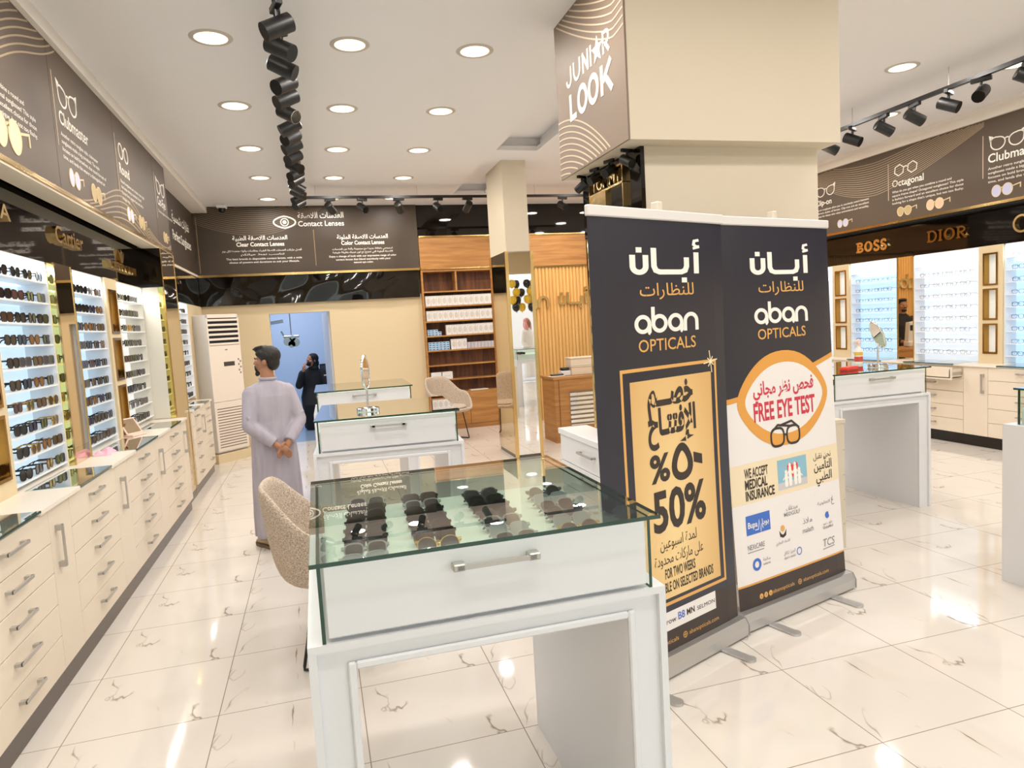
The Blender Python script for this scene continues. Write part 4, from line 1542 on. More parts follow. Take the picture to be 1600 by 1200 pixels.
# one pair in each gold box on the left wall
for i, z, y, w in ((2, 1.065, 4.08, 'inside the lowest gold box at the left frame edge'), (0, 1.445, 4.06, 'inside the middle gold box at the left frame edge'), (5, 1.83, 6.38, 'inside the top gold box between the left niches'),
                   (0, 1.445, 6.38, 'inside the middle gold box between the left niches')):
    sun(i, (-1.625, y, z - .007), (0, 0, PI / 2 + .2), w, 'sunglasses in the gold boxes')
# under the flush glass covers of the left counter
for k, (y, i) in enumerate(((3.0, 0), (3.2, 6), (4.5, 8), (4.68, 0), (6.9, 4), (7.05, 0))):
    pass


def make_spectacles(kind, m, rim):
    """thin optical frame, one mesh: far too small in the photograph to show parts"""
    k = SCL
    cz = .026 * k
    f = MB()
    fm_ = lambda u, v, d: (u * k, -d * k, v * k + cz)
    for sg in (-1, 1):
        P = [(sg * x + sg * .0335, y * .86) for x, y in lens_outline(kind, 14)]
        cx = sg * .0335
        O = [(cx + (x - cx) * (1 + rim / .028), y * (1 + rim / .0245)) for x, y in P]
        f.ring_prism(O, P, fm_, 0, .003)
        hx, hz = sg * .066 * k, cz + .011 * k
        f.tube([(hx, 0, hz), (hx, .02 * k, hz), (hx - sg * .004 * k, .085 * k, hz), (hx - sg * .008 * k, .105 * k, hz - .02 * k)], .0018 * k, 4)
        f.box(sg * .059 * k, -.002, hz - .003, sg * .067 * k, .002, hz + .003)
    f.tube([(-.008 * k, -.002, cz + .004), (0, -.003, cz + .008), (.008 * k, -.002, cz + .004)], .0016 * k, 4)
    me = mesh_of('eyeglasses', f, m)
    o = bpy.data.objects.new('eyeglasses', me)
    COL.objects.link(o)
    return tag(o, 'x', 'eyeglasses')


SPK = [('black', 'square', mat('black_wire', (34, 32, 34), .3), .0035), ('gold', 'round', mat('pale_gold_wire', (176, 146, 104), .25, .6), .0025), ('brown', 'wayfarer', mat('brown_wire', (112, 84, 66), .3), .003), ('silver', 'square', mat('silver_wire', (140, 142, 148), .25, .6), .0025)]
SPC = [make_spectacles(k[1], k[2], k[3]) for k in SPK]
spc_used = [False] * 4


def spec(i, loc, rot, where, grp):
    place(SPC[i], not spc_used[i], loc, rot, '%s-framed eyeglasses, %s' % (SPK[i][0], where), grp)
    spc_used[i] = True


for (y0, y1, n, where, kinds) in ((7.285, 8.10, 4, 'niche left of the brown mirror strip', [0, 0, 2, 3]), (6.13, 7.03, 4, 'niche right of the brown mirror strip', [1, 3, 1, 2]),
                                  (4.95, 5.84, 4, 'niche at the right frame edge', [0, 2, 3, 0]), (8.43, 9.3, 2, 'niche just past the white banner', [1, 3, 2, 1])):
    for r, z in enumerate(SR):
        for c in range(n):
            y = y1 - .13 - c * (y1 - y0 - .16) / (4 if n == 4 else 4) - R.uniform(0, .015)
            spec(kinds[R.randrange(4)], (7.33, y, z + .001), (0, 0, -PI / 2 + R.uniform(-.08, .08)), '%s from left, %s shelf, %s' % (rk[c], o9[r], where), 'eyeglasses in the ' + where)


# ================================================================== glass-topped display tables
def glass_sheet(mb_clear, mb_edge, x0, y0, z0, x1, y1, z1, axis):
    """thin pane: the two large faces clear, its cut edges green"""
    vs = [(x0, y0, z0), (x1, y0, z0), (x1, y1, z0), (x0, y1, z0), (x0, y0, z1), (x1, y0, z1), (x1, y1, z1), (x0, y1, z1)]
    F = {'z': [(0, 3, 2, 1), (4, 5, 6, 7)], 'y': [(0, 1, 5, 4), (2, 3, 7, 6)], 'x': [(1, 2, 6, 5), (3, 0, 4, 7)]}
    mb_clear.add(vs, F[axis])
    mb_edge.add(vs, [f for a in F if a != axis for f in F[a]])


def make_table():
    t = thing('display_table', 'x', 'display table', (0, 0, 0), 0, 'glass-topped display tables')
    W2, D, ZB = .4825, .96, .942
    Lg = .112
    b = MB()
    b.box(-W2, .004, 0, -W2 + Lg, D, ZB).box(W2 - Lg, .004, 0, W2, D, ZB).box(-W2 + Lg, .004, ZB - .075, W2 - Lg, D, ZB)
    part('base', b, M_WHITE, t, True)
    e = .020
    for y0, y1 in ((-.012, .004), (D, D + .012)):
        r = MB()
        r.box(-W2, y0, 0, -W2 + e, y1, ZB).box(W2 - e, y0, 0, W2, y1, ZB).box(-W2 + e, y0, ZB - e, W2 - e, y1, ZB)
        part('outer_rim', r, M_WHITE, t, True)
    a, w = W2 - Lg, .020
    for y0, y1 in ((-.008, .0045), (D - .0005, D + .008)):
        r = MB()
        r.bbox(-a - w, y0, 0, -a, y1, ZB - .058, .004).bbox(a, y0, 0, a + w, y1, ZB - .058, .004).bbox(-a, y0, ZB - .078, a, y1, ZB - .058, .004)
        part('opening_moulding', r, M_WHITE, t, True)
    c = MB().box(-.425, .02, ZB, .425, .90, 1.035)
    part('drawer_case', c, M_WHITE, t, True)
    part('display_bed', MB().box(-.425, .02, 1.035, .425, .90, 1.04), mat('bed_white', (232, 236, 230), .45), t, True)
    dr = part('drawer', MB().bbox(-.43, -.006, ZB + .012, .43, .014, 1.137, .002), M_WHITE, t, True)
    h = MB().box(-.105, -.038, 1.085, .105, -.029, 1.097)
    for x in (-.10, .10):
        h.bbox(x - .016, -.038, 1.082, x + .016, -.006, 1.101, .003)
    part('handle', h, M_STEEL, dr, True, label='flat steel bar handle')
    g, ed = MB(), MB()
    glass_sheet(g, ed, -.446, -.006, ZB, -.437, .91, 1.144, 'x')
    glass_sheet(g, ed, .437, -.006, ZB, .446, .91, 1.144, 'x')
    glass_sheet(g, ed, -.437, .902, ZB, .437, .91, 1.144, 'y')
    g.m = [0] * len(g.f)
    n = len(g.f)
    g.cur = 1
    g.add(ed.v, ed.f)
    part('glass_side', g, [M_GLASS, M_GEDGE], t, True, label='clear glass sides with green edges')
    g, ed = MB(), MB()
    glass_sheet(g, ed, -.462, -.04, 1.145, .462, .925, 1.156, 'z')
    g.cur = 1
    g.add(ed.v, ed.f)
    part('glass_top', g, [glass_mat('top_glass', (.90, .96, .92), 1.9), M_GEDGE], t, True, label='clear glass top with dark green edges')
    return t


TB = make_table()
TABLES = [((.402, 1.705), 0.0, 'white display table with glass top full of sunglasses, nearest the camera'),
          ((.408, 4.475), math.radians(-3.5), 'white glass-topped display table carrying an oval mirror, behind the nearest table'),
          ((.408, 6.735), math.radians(-1.0), 'white glass-topped display table farthest back, by the testing room door'),
          ((4.257, 4.42), 0.0, 'white glass-topped display table to the right of the banners, bottle on top'),
          ((4.302, 2.09), 0.0, 'white glass-sided display table cut off by the right frame edge')]
for i, ((x, y), a, lab) in enumerate(TABLES):
    place(TB, i == 0, (x, y, 0), (0, 0, a), lab)

# sunglasses lying in the tables (arms folded)
FOLD = [make_sunglasses(k, FR[f], LN[l], r, True) for k, f, l, r in (('square', 'black', 'black', .006), ('wayfarer', 'clear', 'grey', .004), ('aviator', 'gold', 'grey', .0025), ('cateye', 'black', 'black', .006), ('square', 'clear', 'silver', .003), ('round', 'grey', 'grey', .0035))]
fold_used = [False] * len(FOLD)
FN = ['black square', 'smoke-framed', 'gold wire aviator', 'black cat-eye', 'silver square', 'grey round']


def fold(i, loc, rot, lab, grp):
    place(FOLD[i], not fold_used[i], loc, rot, lab, grp).scale = (.92, .92, .92)
    fold_used[i] = True


colx = [(.075, .018), (.29, .012), (.515, .010), (.725, .02)]
cn = ['leftmost column', 'second column', 'third column', 'rightmost column']
rows = [[2, 4, 1, 0, 3, 0, 3, 0, 1], [4, 2, 0, 3, 0, 3, 1, 0], [4, 1, 4, 1, 5, 3, 0, 3], [2, 4, 5, 1, 4, 5]]
for c in range(4):
    for r, i in enumerate(rows[c]):
        y = 1.80 + r * .092 + (.05 if c == 1 else 0) + (.10 if c == 3 else 0)
        if y > 2.56:
            continue
        fold(i, (colx[c][0] + colx[c][1] * r * .4, y, 1.047), (math.radians(-46), 0, math.radians(R.uniform(-7, 5))),
             '%s sunglasses in the nearest glass table, %s, %s from the front' % (FN[i], cn[c], (o9[0:1] + o9[1:])[r].replace('top', 'first')), 'sunglasses in the nearest table')
# a few pairs seen through the side panes of the two right-hand tables
for k, (x, y, i) in enumerate(((3.93, 4.55, 0), (3.93, 4.68, 3), (3.93, 4.82, 0), (3.94, 4.96, 3))):
    fold(i, (x, y, 1.048), (math.radians(-38), 0, .4), '%s sunglasses inside the right table, %s along its left pane' % (FN[i], rk[k]), 'sunglasses in the right table')
for k, (x, y, i) in enumerate(((3.97, 2.98, 0), (3.97, 2.88, 3), (3.98, 2.78, 0), (3.98, 2.68, 4))):
    fold(i, (x, y, 1.048), (math.radians(-38), 0, .3), '%s sunglasses inside the right-edge table, %s along its left pane' % (FN[i], rk[k]), 'sunglasses in the right-edge table')
solo('lining_cloth', MB().bbox(3.885, 2.30, 1.0405, 3.945, 3.0, 1.046, .003), mat('pink_cloth', (226, 178, 172), .8), 'strip of pink cloth under sunglasses in the right-edge table', 'cloth')


# ================================================================== things on the tables and counters
def stand_mirror(lab, loc, rz, tilt):
    t = thing('table_mirror', lab, 'mirror', loc, rz, 'standing mirrors')
    part('base', MB().lathe([(.072, 0), (.078, .004), (.078, .022), (.07, .026), (.012, .03)], n=28), M_CHROME, t, True, True)
    part('stem', MB().tube([(0, 0, .028), (0, 0, .17)], .0075, 10), M_CHROME, t, True, True)
    c = Vector((0, 0, .265))
    q = Euler((tilt, 0, 0)).to_matrix()
    ring = [c + q @ Vector((.082 * math.cos(2 * PI * k / 32), 0, .112 * math.sin(2 * PI * k / 32))) for k in range(32)]
    part('rim', MB().tube(ring, .009, 8, closed=True), M_CHROME, t, True, True)
    d = q @ Vector((0, .004, 0))
    mb = MB()
    mb.add([p + d for p in ring] + [p - d for p in ring], [tuple(range(32)), tuple(range(63, 31, -1))])
    part('glass', mb, M_MIRS, t, True, label='silvered glass')
    return t


stand_mirror('oval chrome mirror on a stem on the table behind the nearest one', (.305, 4.77, 1.157), math.radians(70), 0)
stand_mirror('chrome standing mirror tilted on the right-hand table', (4.46, 4.655, 1.157), math.radians(75), math.radians(-22))

t = thing('spray_bottle', 'clear spray bottle with red and yellow label on the right-hand table', 'bottle', (4.60, 5.02, 1.157))
part('bottle_body', MB().lathe([(.03, 0), (.034, .006), (.034, .115), (.026, .135), (.014, .15), (.013, .165)], n=20), mat('frosted_plastic', (236, 228, 222), .3), t, True, True)
part('label', MB().lathe([(.0346, .02), (.0346, .065)], n=20), mat('red_label', (196, 72, 64), .5), t, True, True)
part('label', MB().lathe([(.0346, .075), (.0346, .105)], n=20), mat('yellow_label', (226, 178, 72), .5), t, True, True)
mb = MB().lathe([(.016, .162), (.016, .185), (.01, .2)], n=16).bbox(-.045, -.009, .19, .022, .009, .214, .004).tube([(-.02, 0, .192), (-.028, 0, .165), (-.022, 0, .15)], .004, 6)
part('trigger_cap', mb, mat('pink_cap', (238, 206, 198), .4), t, True)
t = thing('card_box', 'small flat red card box at the left of the right-hand table', 'box', (4.12, 4.60, 1.1565), math.radians(20))
part('lid', MB().bbox(-.085, -.035, .008, .085, .035, .03, .003), mat('red_card', (226, 62, 48), .5), t, True)
part('tray', MB().bbox(-.082, -.032, 0, .082, .032, .008, .002), mat('dark_red_card', (186, 42, 34), .5), t, True)

# left counter: pink cloth behind the mirror pillar, framed tilted tray mirror
mb = MB()
K = 14
vs, fs = [], []
for i in range(K + 1):
    for j in range(K + 1):
        u, v = i / K, j / K
        edge = min(u, v, 1 - u, 1 - v)
        vs.append((-1.50 + .10 * (u - .5) + .01 * math.sin(9 * v), 5.43 + .2 * (v - .5), .9465 + min(1, edge * 5) * (.028 + .01 * math.sin(7 * u + 5 * v))))
for i in range(K):
    for j in range(K):
        a = i * (K + 1) + j
        fs.append((a, a + 1, a + K + 2, a + K + 1))
mb.add(vs, fs)
solo('cleaning_cloth', mb, mat('pink_microfibre', (240, 186, 206), .9), 'crumpled pink cloth on the left counter beside the near mirror pillar', 'cloth', smooth=True)
t = thing('tray_mirror', 'small pink-framed tilted mirror standing on the left counter', 'mirror', (-1.52, 6.35, .946), math.radians(62))
part('base', MB().bbox(-.08, -.06, 0, .08, .06, .018, .004), mat('pink_plastic', (238, 206, 190), .4), t, True)
q = Euler((math.radians(-32), 0, 0)).to_matrix()
mb, gl = MB(), MB()
for (x0, x1, z0, z1) in ((-.085, -.075, 0, .15), (.075, .085, 0, .15), (-.075, .075, 0, .01), (-.075, .075, .14, .15)):
    mb.box(x0, -.005, z0, x1, .005, z1)
mb.v = [tuple(q @ Vector(p) + Vector((0, -.01, .017))) for p in mb.v]
part('frame', mb, MATS['pink_plastic'], t, True)
gl.box(-.075, -.002, .01, .075, .002, .14)
gl.v = [tuple(q @ Vector(p) + Vector((0, -.01, .017))) for p in gl.v]
part('glass', gl, M_MIR, t, True)


# ================================================================== bucket chairs
def make_chair():
    t = thing('tub_chair', 'x', 'chair')
    NA, NR = 40, 12
    prof = []
    vs, fs = [], []
    for a in range(NA):
        th = 2 * PI * a / NA          # 0 = back, pi = front ; chair faces -Y
        c = math.cos(th)
        back = max(0, c)
        dg = abs(math.degrees(math.atan2(math.sin(th), c)))
        sm = lambda a_, b_: (lambda q: q * q * (3 - 2 * q))(min(1, max(0, (dg - a_) / (b_ - a_))))
        h = .955 - .235 * sm(28, 82) - .24 * sm(92, 150)
        R_ = .285 + .05 * back + .02 * (1 - abs(c))
        for r in range(NR):
            f = r / (NR - 1)
            if f < .45:
                rr, z = (f / .45) * .225, .435 + .012 * (f / .45) ** 2
            else:
                g = (f - .45) / .55
                rr = .225 + (R_ - .225) * (g ** .55)
                z = .447 + (h - .447) * (g ** 1.35)
            rr = max(rr, .004)
            sq = 1 + .07 * math.sin(2 * th) ** 2
            vs.append((rr * math.sin(th) * sq * 1.05, rr * math.cos(th) * sq, z))
    for a in range(NA):
        b = (a + 1) % NA
        for r in range(NR - 1):
            fs.append((a * NR + r, b * NR + r, b * NR + r + 1, a * NR + r + 1))
    o = part('shell', MB().add(vs, fs), M_FAB, t, True, True)
    md = o.modifiers.new('thick', 'SOLIDIFY')
    md.thickness = .034
    md.offset = 0
    md = o.modifiers.new('round', 'SUBSURF')
    md.levels = md.render_levels = 1
    part('seat_cushion', MB().lathe([(.02, .452), (.19, .455), (.22, .475), (.225, .50), (.20, .525), (.12, .535), (.01, .538)], (0, -.015, 0), 32), M_FAB, t, True, True)
    for sx in (-1, 1):
        P = [(sx * .15, -.09, .43), (sx * .19, -.155, .03), (sx * .195, -.155, .012), (sx * .195, -.135, .009), (sx * .195, .16, .009), (sx * .195, .18, .012), (sx * .19, .18, .03), (sx * .15, .10, .43)]
        part('leg', MB().tube(P, .0085, 8), M_BLK, t, True, True)
    part('cross_bar', MB().tube([(-.16, -.10, .425), (.16, -.10, .425)], .008, 8).tube([(-.16, .10, .425), (.16, .10, .425)], .008, 8), M_BLK, t, True)
    return t


CH = make_chair()
place(CH, True, (.0, 3.72, 0), (0, 0, math.radians(88)), 'oatmeal fabric tub chair with black sled legs behind the nearest table', 'tub chairs')
place(CH, False, (1.86, 10.1, 0), (0, 0, math.radians(38)), 'oatmeal fabric tub chair standing before the oak shelves', 'tub chairs')


# ================================================================== oak shelves with contact lens boxes
YS = 11.1
sx0, sx1 = 1.70, 3.05
t = thing('shelf_unit', 'tall oak shelf unit stocked with contact lens boxes left of the column', 'shelf unit', ((sx0 + sx1) / 2, YS, 0))
part('carcass', MB().box(sx0, YS - .0, 0, sx0 + .03, YS + .3, 2.62).box(sx1 - .03, YS, 0, sx1, YS + .3, 2.62).box(sx0 + .03, YS, 2.585, sx1 - .03, YS + .3, 2.62), M_WOOD, t)
part('back_panel', MB().box(sx0 + .03, YS + .27, .62, sx1 - .03, YS + .29, 2.585), M_WOODD, t)
SZ = [2.275, 2.035, 1.795, 1.557, 1.32, 1.08, .84, .62]
for z in SZ:
    part('shelf', MB().box(sx0 + .03, YS + .004, z - .022, sx1 - .03, YS + .27, z), M_WOOD, t)
part('divider', MB().box(2.255, YS + .002, 2.275, 2.28, YS + .27, 2.585), M_WOOD, t)
part('base_cupboard', MB().box(sx0 + .03, YS + .002, .08, 2.37, YS + .27, .598).box(2.376, YS + .002, .08, sx1 - .03, YS + .27, .598), M_WOOD, t)
part('plinth', MB().box(sx0 + .03, YS + .015, 0, sx1 - .03, YS + .27, .08), M_WOOD, t)
t = thing('oak_panel', 'oak board with brass edges above the contact lens shelves', 'wall panel', (2.4, YS, 2.63))
part('board', MB().box(1.70, YS + .0, 2.64, 3.3, YS + .03, 3.14), M_WOOD, t)
part('brass_edge', MB().box(1.70, YS - .02, 3.135, 3.3, YS + .03, 3.155).box(1.70, YS - .02, 2.622, 3.3, YS + .02, 2.642), M_BRASS, t)
t = thing('oak_panel', 'oak board with brass edges above the fluted wall right of the column', 'wall panel', (4.6, YS, 2.6))
part('board', MB().box(3.3, YS, 2.62, 5.9, YS + .03, 3.14), M_WOOD, t)
part('brass_edge', MB().box(3.3, YS - .02, 3.135, 5.9, YS + .03, 3.155).box(3.3, YS - .02, 2.595, 5.9, YS + .02, 2.62), M_BRASS, t)
mb = MB()
x = 3.06
while x < 5.9:
    P = [(x + .028 * (1 - math.cos(PI * k / 6)) , -.026 * math.sin(PI * k / 6)) for k in range(7)]
    n = len(mb.v)
    vs = [(p, YS + .03 + q, z) for z in (0, 2.6) for p, q in P]
    mb.add(vs, [(k, k + 1, 8 + k, 7 + k) for k in range(6)])
    x += .062
mb.box(3.06, YS + .03, 0, 5.95, YS + .05, 2.6)
struct('wall_fluted', mb, M_FLUTE)
# gold wall letters on the fluted wall
fwl = wall_map('y', YS + .0, -1)


def logo_latin(mb, u, v, h, fmap, d0, d1):
    """the round-letter wordmark: a b a n drawn with strokes; x-height h, returns width"""
    w = h * .22
    r = h * .40
    st = h * 1.04
    for k, ch in enumerate('aban'):
        cx = u + k * st + r
        if ch in 'ab':
            mb.stroke(circle_pts(cx, v + r + w / 2, r, n=28)[:-1], w, fmap, d0, d1, closed=True)
            if ch == 'a':
                mb.stroke([(cx + r, v + r + w / 2), (cx + r, v + w * .2), (cx + r + w * .25, v)], w, fmap, d0, d1 + .0002)
            else:
                mb.stroke([(cx - r, v + r), (cx - r, v + h * 1.42)], w, fmap, d0, d1 + .0002)
        else:
            mb.stroke([(cx - r, v), (cx - r, v + r * 1.05)] + circle_pts(cx, v + r * 1.1 + w * .4, r, 180, 0, 16)[1:-1] + [(cx + r, v + r * 1.05), (cx + r, v)], w, fmap, d0, d1)
    return st * 3 + 2 * r


def logo_arabic(mb, u, v, h, fmap, d0, d1):
    """the matching Arabic wordmark, left to right: noon, long baseline with alef, alef with hamza; stroke height h"""
    w = h * .19
    mb.stroke([(u, v + h * .68), (u, v + h * .30)] + circle_pts(u + h * .22, v + h * .27, h * .22, 180, 360, 14) + [(u + h * .44, v + h * .68)], w, fmap, d0, d1)
    q = w * .5
    mb.prism([(u + h * .22 - q, v + h * .86 - q), (u + h * .22 + q, v + h * .86 - q), (u + h * .22 + q, v + h * .86 + q), (u + h * .22 - q, v + h * .86 + q)], fmap, d0, d1)
    a = u + h * .72
    mb.stroke([(a, v + h * .95), (a, v + h * .28), (a + h * .06, v + h * .12), (a + h * .20, v + h * .06), (a + h * .98, v + h * .06), (a + h * 1.12, v + h * .12), (a + h * 1.18, v + h * .28), (a + h * 1.18, v + h * .62)], w, fmap, d0, d1)
    b = a + h * .98
    mb.prism([(b - q + h * .1, v - h * .25 - q), (b + q + h * .1, v - h * .25 - q), (b + q + h * .1, v - h * .25 + q), (b - q + h * .1, v - h * .25 + q)], fmap, d0, d1)
    c = a + h * 1.55
    mb.stroke([(c, v), (c, v + h * .82)], w, fmap, d0, d1)
    mb.stroke([(c + w * .6, v + h * 1.30), (c - w * .3, v + h * 1.26), (c - w * .45, v + h * 1.12), (c + w * .1, v + h * 1.04), (c + w * .7, v + h * 1.05)], w * .55, fmap, d0, d1)
    mb.stroke([(c - w * .6, v + h * .97), (c + w * .7, v + h * 1.04)], w * .5, fmap, d0, d1)
    return c - u


t = thing('wall_sign', 'gold raised shop lettering on the fluted oak wall right of the column', 'sign', (4.0, YS, 1.88))
mb = MB()
logo_latin(mb, 3.05, 1.915, .195, fwl, 0.0, .03)
logo_arabic(mb, 4.02, 1.955, .215, fwl, 0.0, .03)
part('gold_letters', mb, M_GOLD, t)


def lens_box(kind):
    t = thing('lens_box', 'x', 'box')
    if kind == 'white':
        part('carton', MB().bbox(-.043, -.05, 0, .043, .05, .165, .002), mat('white_carton', (226, 224, 222), .5), t, True)
        e = [(.030 * math.cos(2 * PI * k / 20) + .004, .05 * math.sin(2 * PI * k / 20) + .085) for k in range(20)]
        part('printed_oval', MB().prism(e, lambda u, v, d: (u, -.05 - d, v), 0, .001).stroke([(-.036, .15), (.0, .155), (.03, .15)], .012, lambda u, v, d: (u, -.05 - d, v), 0, .001), mat('silver_print', (206, 198, 190), .5), t, True)
    elif kind == 'blue':
        part('carton', MB().bbox(-.026, -.05, 0, .026, .05, .033, .001), mat('pale_blue_carton', (206, 222, 236), .5), t, True)
        part('blue_print', MB().box(-.016, -.051, .006, .018, -.05, .027), mat('blue_print', (56, 128, 188), .5), t, True)
    elif kind == 'grey':
        part('carton', MB().bbox(-.027, -.05, 0, .027, .05, .10, .0015), mat('grey_carton', (190, 184, 190), .5), t, True)
    else:
        part('carton', MB().bbox(-.085, -.07, 0, .085, .07, .12, .003), mat('white_carton', (226, 224, 222), .5), t, True)
        part('printed_line', MB().box(-.05, -.0708, .05, .05, -.07, .06), MATS['silver_print'], t, True)
    return t


LB = {k: lens_box(k) for k in ('white', 'blue', 'grey', 'large')}
lb_used = dict.fromkeys(LB, False)


def lbox(k, x, z, lab, grp, y=YS + .07):
    place(LB[k], not lb_used[k], (x, y, z), (0, 0, 0), lab, grp)
    lb_used[k] = True


nth = ordn
for r, (z, x0, n) in enumerate(((2.035, 1.79, 13), (1.795, 1.79, 13), (1.557, 2.10, 10))):
    for i in range(n):
        lbox('white', x0 + i * .0885, z, 'white contact lens box on the %s stocked shelf, %s from the left' % (('uppermost', 'second', 'third')[r], nth[i]), 'white lens boxes')
for i in range(4):
    for j in range(3 if i < 3 else 2):
        lbox('blue', 1.775 + i * .0575, 1.557 + j * .0335, 'small blue and white lens box, stack %s from left, %s up, third shelf' % (nth[i], ('bottom', 'second', 'third')[j]), 'small blue lens boxes on the third shelf')
for i in range(6):
    for j in range(4):
        lbox('blue', 1.775 + i * .0585, 1.32 + j * .0335, 'small blue and white lens box, stack %s from left, %s up, lowest stocked shelf' % (nth[i], ('bottom', 'second', 'third', 'fourth')[j]), 'small blue lens boxes on the fourth shelf')
for i in range(3):
    lbox('white', 2.165 + i * .0885, 1.32, 'white contact lens box between blue and grey boxes, %s from the left' % nth[i], 'white lens boxes')
for i in range(9):
    lbox('grey', 2.42 + i * .058, 1.32, 'slim grey lens box on the fourth stocked shelf, %s from the left' % nth[i], 'grey lens boxes')
for i in range(2):
    lbox('large', 1.84 + i * .185, .84, 'plain white carton on a low oak shelf above the chair, %s' % ('left one', 'right one')[i], 'large white cartons')
t = thing('papers', 'thin stack of white papers lying on the lowest oak shelf', 'papers', (2.55, YS + .1, .62), .1)
part('sheets', MB().box(-.15, -.07, 0, .15, .07, .012), mat('paper_white', (232, 230, 226), .7), t, True)


# ================================================================== reception desk
t = thing('reception_desk', 'oak reception desk with slatted mirror front beside the column', 'desk', (4.2, 9.15, 0))
part('front_panel', MB().box(3.12, 8.90, .0, 5.9, 8.93, .88), M_WOOD, t)
part('side_panel', MB().box(3.09, 8.90, 0, 3.12, 9.42, .88), M_WOODD if False else M_WOOD, t)
part('desk_top', MB().bbox(3.07, 8.88, .88, 5.92, 9.44, .915, .003), M_WOOD, t)
part('plinth_line', MB().box(3.12, 8.894, .13, 5.9, 8.901, .14).box(3.155, 8.894, .0, 3.16, 8.901, .88), M_WOODD, t)
part('mirror_inset', MB().box(3.31, 8.890, .23, 4.6, 8.90, .70), M_MIRS, t, label='mirrored inset')
mb = MB()
for k in range(8):
    z = .245 + k * .0625
    mb.box(3.31, 8.876, z, 4.6, 8.892, z + .022)
part('slat_strip', mb, mat('taupe_slat', (120, 104, 84), .4), t, label='brown horizontal slats')
t = thing('storage_box', 'cream lidded box stacked on the reception desk', 'box', (3.62, 9.12, .916))
part('box_body', MB().bbox(-.22, -.1, 0, .22, .1, .11, .006), mat('cream_plastic', (222, 206, 184), .5), t, True)
part('lid', MB().bbox(-.23, -.11, .11, .23, .11, .125, .004), MATS['cream_plastic'], t, True)
t = thing('storage_box', 'cream box on top of another at the end of the reception desk', 'box', (3.62, 9.12, 1.042))
part('box_body', MB().bbox(-.23, -.1, 0, .22, .1, .10, .006), MATS['cream_plastic'], t, True)
part('lid', MB().bbox(-.24, -.11, .10, .23, .11, .12, .004), MATS['cream_plastic'], t, True)
t = thing('label_printer', 'small white and black machine on the reception desk beside the cream boxes', 'machine', (3.33, 9.1, .916))
part('housing', MB().bbox(-.07, -.06, 0, .07, .06, .07, .008), M_WHITE, t, True)
part('top_cover', MB().bbox(-.06, -.05, .07, .05, .05, .11, .01), M_BLK, t, True)
t = thing('telephone', 'flat black handset lying on papers at the desk corner', 'telephone', (3.18, 9.02, .916), .15)
part('handset', MB().bbox(-.10, -.03, .012, .10, .03, .035, .01), M_BLK, t, True)
part('base', MB().bbox(-.12, -.05, 0, .1, .05, .012, .003), MATS['paper_white'], t, True)
t = thing('eye_tester', 'white desktop eye testing machine at the desk, mirrored on the right wall', 'machine', (5.12, 9.12, .916), .5)
part('housing', MB().bbox(-.13, -.12, 0, .13, .12, .10, .02).prism([(-.10, .10), (.12, .10), (.10, .40), (-.02, .42)], lambda u, v, d: (u, d, v), -.09, .09), M_WHITE, t, True)
part('screen', MB().box(.04, -.1, .27, .09, -.091, .36), M_BLK, t, True)
part('chin_rest', MB().tube([(-.2, -.06, .12), (-.2, .0, .10), (-.2, .06, .12)], .02, 8).box(-.2, -.02, .05, -.1, .02, .10), M_BLK, t, True)

# ================================================================== floor-standing air conditioner in the corner
acn = math.atan2(.41, .37)
t = thing('air_conditioner', 'white floor-standing air conditioner angled in the far left corner', 'air conditioner', (-1.40, 10.10, 0), math.radians(46))
AW, AD, AZ0, AZ1 = .53, .36, .14, 2.05
part('plinth', MB().box(-.02, -.01, 0, AW + .05, AD, AZ0 - .012), M_WALL, t, True)
part('housing', MB().bbox(0, .012, AZ0, AW, AD, AZ1, .012), mat('appliance_white', (226, 226, 228), .4), t, True)
FP = mat('appliance_cream', (232, 220, 206), .4)
mb = MB().bbox(.0, 0, AZ0 + .02, AW, .014, .84, .004).bbox(0, 0, .846, AW, .014, 1.62, .004)
mb.box(0, 0, 1.62, .02, .014, AZ1).box(AW - .02, 0, 1.62, AW, .014, AZ1).box(0, 0, AZ1 - .05, AW, .014, AZ1)
part('front_panel', mb, FP, t, True)
part('outlet_void', MB().box(.02, .0095, 1.62, AW - .02, .0119, AZ1 - .05), M_BLKM, t, True)
for k in range(6):
    z = 1.625 + k * .066
    part('outlet_louvre', MB().bbox(.02, -.006, z, AW - .02, .009, z + .03, .004), FP, t, True)
for k in range(15):
    z = AZ0 + .07 + k * .038
    part('intake_slot', MB().box(.04, -.001, z, AW - .04, .0005, z + .012), mat('slot_shadow', (112, 98, 86), .8), t, True)
part('control_display', MB().box(.22, -.002, 1.33, .40, .0, 1.39), mat('dark_display', (70, 66, 62), .3), t, True)
mb = MB().box(.26, -.002, 1.55, .30, 0, 1.565)
for k, (a, b_) in enumerate(((.46, 1.40), (.49, 1.37), (.46, 1.33), (.49, 1.29), (.46, 1.25), (.48, 1.21))):
    mb.box(a, -.002, b_, a + .022, 0, b_ + .026)
part('sticker', mb, mat('sticker_grey', (128, 122, 116), .5), t, True)

